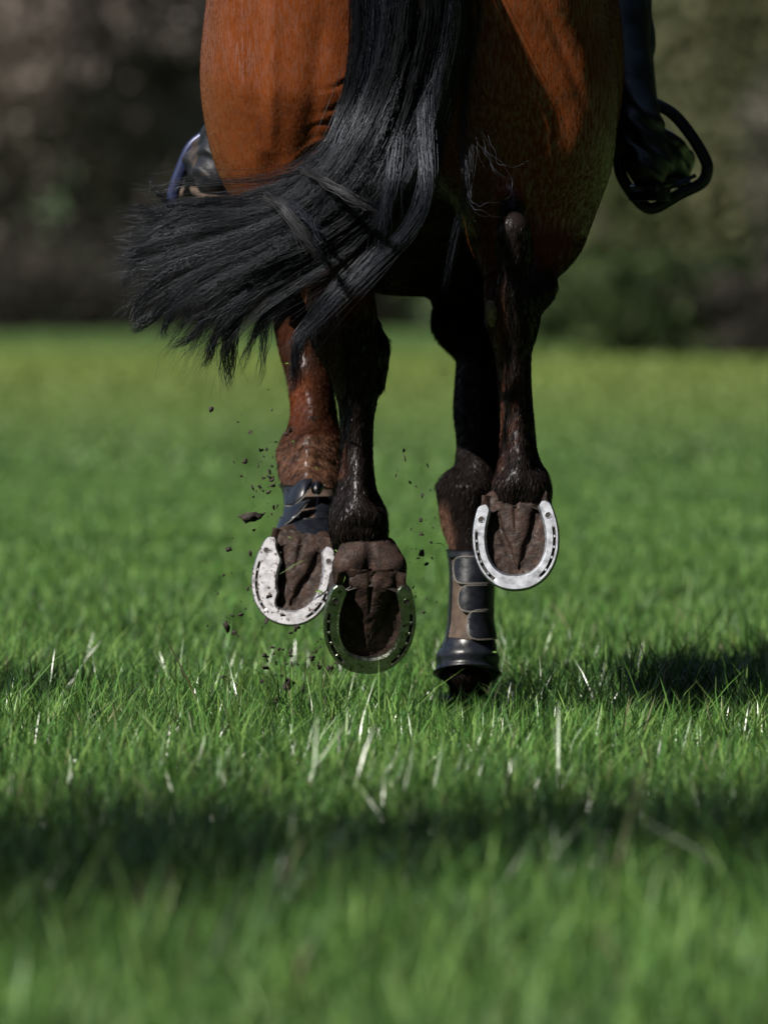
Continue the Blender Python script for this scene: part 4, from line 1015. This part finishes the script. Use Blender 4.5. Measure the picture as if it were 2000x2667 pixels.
    P = np.stack([s[0] for s in strands]); th = np.array([s[1] for s in strands]); cc = np.array([s[2] for s in strands])
    T = np.gradient(P, axis=1); T /= np.linalg.norm(T, axis=2)[..., None]+1e-9
    S = np.cross(T, np.array([0, 1., .05])); S /= np.linalg.norm(S, axis=2)[..., None]+1e-9; U = np.cross(S, T)
    w = (th[:, None]*np.clip(1.05-np.linspace(0, 1, m)[None]**4, .12, 1))[..., None]/2
    V = np.stack([P+w*(S*math.cos(a)+U*math.sin(a)) for a in (0, 2.094, 4.189)], 2).reshape(-1, 3)
    base = (np.arange(n)[:, None, None]*m + np.arange(m-1)[None, :, None])*3
    F = np.concatenate([base+np.array([[[k]]])*0+np.array([k, (k+1) % 3, (k+1) % 3+3, k+3])[None, None, :] for k in range(3)], 1).reshape(-1, 4)
    col = np.array([.0055,.0058,.0075])[None]+np.clip(cc, 0, 3)[:, None]*np.array([.012,.0145,.023])[None]  # higher strand values paint a blue-grey sheen into the hair
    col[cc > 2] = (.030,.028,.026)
    C = np.repeat(col*r.uniform(.6, 1.5, (n, 1)), m*3, axis=0)
    o = mkobj('tail', V, F, M_hair, horse, cols=np.clip(C, .003, 1)); o['label'] = 'long black tail swept to the left'
build_tail()

# ============================================================ SADDLE (with girth and stirrups)
saddle = empty('saddle', (.06, 1.0, 1.46), 'black riding saddle on the bay horse with a dark blue stirrup hanging on each side', 'saddle')
def build_saddle():
    F = Field(axis((-.34,.46,.008)), axis((.6,1.5,.008)), axis((.95,1.72,.008)))
    F.chain([((.06,.72,1.55),.05),((.06,.95,1.50),.045),((.06,1.2,1.54),.05)], .05, sc=(.45,1,1.2))
    for sx in (-1, 1): F.chain([((.06+sx*.12,.95,1.46),.05),((.06+sx*.30,1.12,1.30),.03),((.06+sx*.345,1.15,1.15),.02)], .05, sc=(1,.4,1))
    P, f = F.mesh(); mkobj('seat', P, f, M_saddle, saddle)
    b = MB(); pts = [(.06+.352*math.sin(a), 1.22, 1.085-.385*math.cos(a)) for a in np.linspace(-1.7, 1.7, 30)]
    b.tube(pts, .04, 8, flat=.12, up=(0,1,0)); b.build('girth', M_saddle, saddle)
build_saddle()
def stirrup(pts, y, dark, label):
    P = crom([W(*p, y) for p in pts], 60); b = MB()
    # band: 2.6 cm deep, 7 mm thick
    pr = [Vector(p) for p in P]; pr = pr+[pr[0]]
    V = []; Fc = []; n = len(pr)-1
    cen = sum(pr[:-1], Vector())/n
    for i in range(n):
        t = (pr[(i+1) % n]-pr[i-1]).normalized(); nr = Vector((-t.z, 0, t.x))
        if nr.dot(cen-pr[i]) > 0: nr = -nr
        tw = .0125
        for (u, v) in ((-.5,-.8),(.5,-.8),(1,-.5),(1,.5),(.5,.8),(-.5,.8),(-1,.5),(-1,-.5)):
            V.append(pr[i]+nr*u*.0098+Vector((0, v*tw*1.1, 0)))
    for i in range(n):
        for j in range(8): Fc.append([i*8+j, i*8+(j+1) % 8, ((i+1) % n)*8+(j+1) % 8, ((i+1) % n)*8+j])
    b.add(V, Fc); o = b.build('stirrup', M_stirrupdark if dark else M_stirrup, saddle); o['label'] = label
    return o
s1 = stirrup([(1690,262),(1748,292),(1795,345),(1832,405),(1842,440),(1826,476),(1765,507),(1707,540),(1675,534),(1642,496),(1618,455),(1611,410),(1616,350),(1640,290)], 1.0, True, 'stirrup round the right boot, its blue painted darker as shade')
s2 = stirrup([(545,345),(500,380),(472,440),(450,510),(462,552),(500,562),(560,575),(615,572),(628,540),(622,480),(615,410),(590,355)], 1.0, False, 'shiny blue stirrup round the left boot')
for s, a, c in ((s1, (1690,268), (1600,-300)), (s2, (570,350), (560,-300))):
    b = MB(); p = W(*a, 1.0); q = W(*c, 1.08)
    b.tube([p, p.lerp(q, .5), q], .013, 8, flat=.25); b.build('stirrup_leather', M_saddle, saddle)
for s, (a, c) in ((s1, ((1690,522),(1812,465))), (s2, ((475,545),(600,558)))):
    b = MB(); p = W(*a, 1.0); q = W(*c, 1.0); m = (p+q)/2; an = math.atan2(q.z-p.z, q.x-p.x)
    b.box((0,0,0), ((q-p).length,.034,.007), 0, Matrix.Translation(m+Vector((0,0,.006))) @ Matrix.Rotation(-an, 4, 'Y')); b.build('tread', M_stirrupdark, s)

# ============================================================ RIDER
rider = empty('person', (.06, 1.0, 1.5), 'rider on the horse in tall black leather boots, feet in the stirrups', 'person')
def build_rider():
    hipz = 1.58
    F = Field(axis((-.55,.66,.009)), axis((.6,1.9,.009)), axis((.60,2.62,.009)))
    F.chain([((.06,.92,hipz),.15),((.06,1.02,1.78),.13),((.06,1.14,2.0),.155),((.06,1.18,2.12),.13),((.06,1.22,2.2),.06),((.06,1.25,2.27),.052)], .05, sc=(.85,1.15,1))
    F.chain([((.06,1.27,2.33),.085),((.06,1.29,2.42),.095)], .03)
    F.cone((.06,1.375,2.36), (.06,1.38,2.335), .012, .014, .01)
    kn = [(-.235,1.33,1.30), (.40,1.33,1.30)]; an = [tuple(W(625,330,1.0)), tuple(W(1660,330,1.0))]
    for i, sx in enumerate((-1, 1)):
        F.chain([((.06+sx*.11,.97,hipz-.02),.10),((.06+sx*.25+(.04 if sx < 0 else 0),1.16,1.44),.085),(kn[i],.058),((kn[i][0],1.22,1.13),.052),((an[i][0]-sx*0,1.02,an[i][2]+.03),.036)], .03)
        sh_ = (.06+sx*.19,1.2,2.08); el = (.06+sx*.26,1.28,1.83); wr = (.06+sx*.12,1.52,1.70)
        F.chain([(sh_,.06),(el,.046),(wr,.03)], .03)
        pm = Vector(wr)+Vector((-sx*.02,.045,-.01)); F.cone(Vector(wr), pm, .028, .03, .015)
        for k in range(4):
            c = pm+Vector((0,.02,.025-.018*k)); F.chain([(c,.0105),(c+Vector((-sx*.02,.028,-.004)),.0095),(c+Vector((-sx*.04,.008,-.006)),.0085)], .004)
        F.chain([(pm+Vector((0,-.01,.03)),.011),(pm+Vector((-sx*.02,.02,.045)),.009)], .006)
    P, f = F.mesh(); n = len(P); c = np.tile(np.array([.62,.60,.55]), (n, 1)); c[P[:, 2] > hipz+.12] = (.012,.014,.022)
    sk = (P[:, 2] > 2.2) | ((P[:, 1] > 1.5) & (P[:, 2] < 1.8)); c[sk] = (.45,.27,.19); c[(P[:,2] < 1.2)] = (.012,.012,.014)
    mkobj('body', P, f, M_cloth, rider, cols=c)
    F = Field(axis((-.1,.22,.008)), axis((1.1,1.5,.008)), axis((2.3,2.6,.008)))
    F.cone((.06,1.28,2.45), (.06,1.29,2.46), .115, .115, .01); F.cone((.06,1.38,2.43), (.06,1.42,2.425), .03, .02, .03, sc=(.4,1,1.5)); 
    F.cone((.06,1.28,2.30), (.06,1.28,2.31), .115, .115, -.01)
    P, f = F.mesh(); mkobj('helmet', P, f, M_leather, rider)
build_rider()
def riding_boot(shaft, heel, toe, y, m, label, sx, welt=None):
    """shaft: list of (px,py,y,r) from top to ankle; heel, toe px points"""
    pts = [(W(a, b_, c), r_) for a, b_, c, r_ in shaft]
    h = W(*heel); t = W(*toe)
    lo = np.min([np.array(p) for p, _ in pts]+[np.array(h), np.array(t)], 0)-.09; hi = np.max([np.array(p) for p, _ in pts]+[np.array(h), np.array(t)], 0)+.09
    F = Field(axis((lo[0],hi[0],.004)), axis((lo[1],hi[1],.004)), axis((lo[2],hi[2],.004)))
    F.chain(pts, .012)
    d = (t-h); ball = h+d*.66
    F.chain([(pts[-1][0], pts[-1][1]), (h+Vector((0,0,.012)), .034)], .015)
    F.chain([(h+Vector((0,0,.012)),.033),(h+d*.35+Vector((0,0,.024)),.036),(ball+Vector((0,0,.006)),.039),(t,.026)], .015)
    F.cone(pts[-1][0]+Vector((0,.012,-.03)), h+d*.45+Vector((0,0,.03)), .034, .034, .02)
    P, f = F.mesh()
    # wrinkles round the ankle
    ank = np.array(pts[-1][0]); q = P-ank; wv = np.exp(-(np.abs(q[:, 2]+.03)/.07)**2)
    P[:, 0] += .0035*np.sin(q[:, 2]*170+q[:, 1]*60+q[:, 0]*50)*wv; P[:, 1] += .0042*np.sin(q[:, 2]*130+q[:, 0]*110+1.5*np.sin(q[:, 0]*40))*wv
    o = mkobj('riding_boot', P, f, m, rider); o['label'] = label
    b = MB()
    dn = Vector((0,0,-1)); side = Vector((d.y, -d.x, 0)).normalized(); n = 20
    cl = [h-d.normalized()*.038+dn*.022, h+d*.2+dn*.020, h+d*.45+dn*.020, ball+dn*.033, t+d.normalized()*.022+dn*.022]; wd = [.022,.033,.029,.041,.012]
    C_ = crom(cl, n); w_ = np.interp(np.linspace(0, 1, n), np.linspace(0, 1, 5), wd)
    V = []; Fc = []
    for i in range(n):
        c = Vector(C_[i])
        for (u, v) in ((-1,-.005),(1,-.005),(1,.004),(-1,.004)): V.append(c+side*u*w_[i]+Vector((0,0,v)))
    for i in range(n-1):
        for j in range(4): Fc.append([i*4+j, i*4+(j+1) % 4, (i+1)*4+(j+1) % 4, (i+1)*4+j])
    Fc += [[0,1,2,3], [(n-1)*4+k for k in (3,2,1,0)]]
    b.add(V, Fc); hc = h+d*.05+dn*.035; an = math.atan2(d.y, d.x)
    b.box((0,0,0), (.055,.058,.024), 0, Matrix.Translation(hc) @ Matrix.Rotation(an, 4, 'Z')); b.build('boot_sole', M_leather if welt is None else welt, o)
    return o
riding_boot([(1575,-330,1.18,.058),(1585,-100,1.12,.056),(1608,60,1.06,.052),(1628,200,1.0,.045),(1662,320,.95,.038)], (1688,450,.93), (1768,420,1.13), 0, M_leather, 'right boot, in deep shade', 1)
riding_boot([(660,-330,1.18,.056),(655,-100,1.12,.054),(645,60,1.06,.050),(625,200,1.0,.043),(590,350,.95,.038)], (562,475,.93), (510,440,1.11), 0, M_leatherworn, 'left boot, dusty brown leather round the ankle', -1, welt=M_lining)

# ============================================================ FLYING DIRT
def clod(name, px, py, y, sx, sz, label, group=None, seed=0, m=M_mud, cat='dirt clod'):
    c = W(px, py, y); rr = np.random.default_rng(seed); V = []; Fc = []; nu, nv = 12, 8
    s = KP
    for i in range(nv+1):
        th = math.pi*i/nv
        for j in range(nu):
            ph = 2*math.pi*j/nu; d = np.array([math.sin(th)*math.cos(ph), math.sin(th)*math.sin(ph), math.cos(th)]); V.append(d)
    V = np.array(V); k = 1+.5*vnoise(V*.55, seed)+.32*vnoise(V*1.1, seed+1); V = V*k[:, None]*np.array([sx*s/2, (sx+sz)*s/4, sz*s/2])
    ang = rr.uniform(-.5, .5) if sx < 30 else 0; ca, sa = math.cos(ang), math.sin(ang); V = V @ np.array([[ca,0,sa],[0,1,0],[-sa,0,ca]])
    for i in range(nv):
        for j in range(nu): Fc.append([i*nu+j, i*nu+(j+1) % nu, (i+1)*nu+(j+1) % nu, (i+1)*nu+j])
    o = mkobj(name, V+np.array(c), Fc, m, None, smooth=True, loc=tuple(c)); return tag(o, label, cat, group)
G_ = 'dirt thrown up by the hooves'
clod('mud_clod', 652, 1347, .05, 54, 26, 'largest flying clod of dark mud, left of the legs above the bright shoe', G_, 1)
clod('mud_clod', 750, 1784, .05, 26, 32, 'dark mud clod falling into the grass below the raised hooves', G_, 2)
clod('mud_clod', 550, 1065, .1, 12, 16, 'small dark clod in front of the field left of the foreleg', G_, 3)
clod('mud_clod', 718, 1823, 0, 20, 14, 'flat bit of mud low in the grass left of centre', G_, 4)
clod('mud_clod', 590, 1630, .1, 14, 26, 'upright sliver of mud left of the bright shoe', G_, 5)
proto = []
for k in range(6): proto.append(None)
rd = random.Random(9); cnt = 0
def specks(n, cx, cy, sx, sy, dsz, label, yy=(-.1, .5)):
    global cnt
    first = []
    for k in range(n):
        px = rd.gauss(cx, sx); py = rd.gauss(cy, sy); y = rd.uniform(*yy); sz = dsz*rd.choice((.4,.45,.5,.6,.8,1.1))
        if k < 5: o = clod('dirt_speck', px, py, y, sz*rd.uniform(.5, 1.1), sz*rd.uniform(.9, 2.2), label, label, 50+cnt, cat='dirt speck'); first.append(o); cnt += 1
        else:
            o = first[k % 5].copy(); COL.objects.link(o); o.location = W(px, py, y); o.rotation_euler = (rd.uniform(0, 6), rd.uniform(0, 6), rd.uniform(0, 6)); o.scale = [rd.choice((.5,.7,1))]*3
specks(60, 690, 1250, 35, 90, 9, 'tiny dirt speck flying left of the raised foreleg')
specks(50, 610, 1560, 50, 90, 10, 'tiny dirt speck flying beside and below the bright shoe')
specks(60, 780, 1720, 75, 60, 10, 'tiny dirt speck falling to the grass under the raised hooves')
specks(34, 1110, 1440, 28, 90, 8, 'tiny dirt speck flying between the left hind hoof and the planted foreleg')
specks(10, 1090, 1230, 50, 40, 8, 'tiny dirt speck in the gap between the two hind legs')
# cut grass bits in the air
def clip(px0, py0, px1, py1, y, w, label, col=(.16,.30,.05), pale=False):
    a = W(px0, py0, y); b_ = W(px1, py1, y); m = MB(); c = (a+b_)/2; mid = c+Vector((.002,-.004,.003))
    m.tube([a, a.lerp(mid, .6), mid, b_.lerp(mid, .6), b_], [w*.3, w*.9, w, w*.8, w*.1], 6, flat=.25, up=(0,1,.3))
    o = m.build('grass_clipping', M_straw if pale else M_clip, None, loc=tuple(c)); tag(o, label, 'grass clipping', 'cut grass flying off the hooves')
M_clip = mat('clipping', base=(.15,.28,.05), rough=.5, trans=.3)
M_straw = mat('clipping_pale', base=(.32,.26,.20), rough=.7)
clip(742,946,756,955,-.1,.0022,'green grass scrap above the orange patch of the foreleg')
clip(758,955,772,966,-.1,.0018,'light green grass scrap touching the tail hairs on the foreleg')
clip(806,1086,816,1100,-.0,.004,'pale husk in front of the left forearm', pale=True)
clip(818,1092,832,1083,-.0,.0028,'green leaf scrap beside the pale husk')
clip(820,1216,827,1232,.5,.0016,'thin bright grass blade over the bent knee')
clip(761,1148,765,1162,.5,.0018,'short green scrap above the knee at its left')
clip(873,1432,884,1450,.3,.004,'curved green leaf between the two left hooves')
clip(728,1496,800,1455,.60,.0012,'long thin dark green blade lying across the bright shoe opening')
clip(748,1396,764,1416,.60,.0016,'pale green blade on the heel of the raised fore hoof')
clip(822,1540,846,1552,.62,.0045,'round green leaf stuck to the sole of the raised fore hoof')
clip(893,1520,898,1500,-.07,.0018,'yellow-green blade on the left heel bulb of the hind hoof')
clip(1130,1415,1160,1425,.3,.0018,'dark grass scrap flying left of the planted foreleg boot')
clip(1283,1698,1296,1708,.8,.0035,'light green leaf scrap at the right of the fetlock boot')
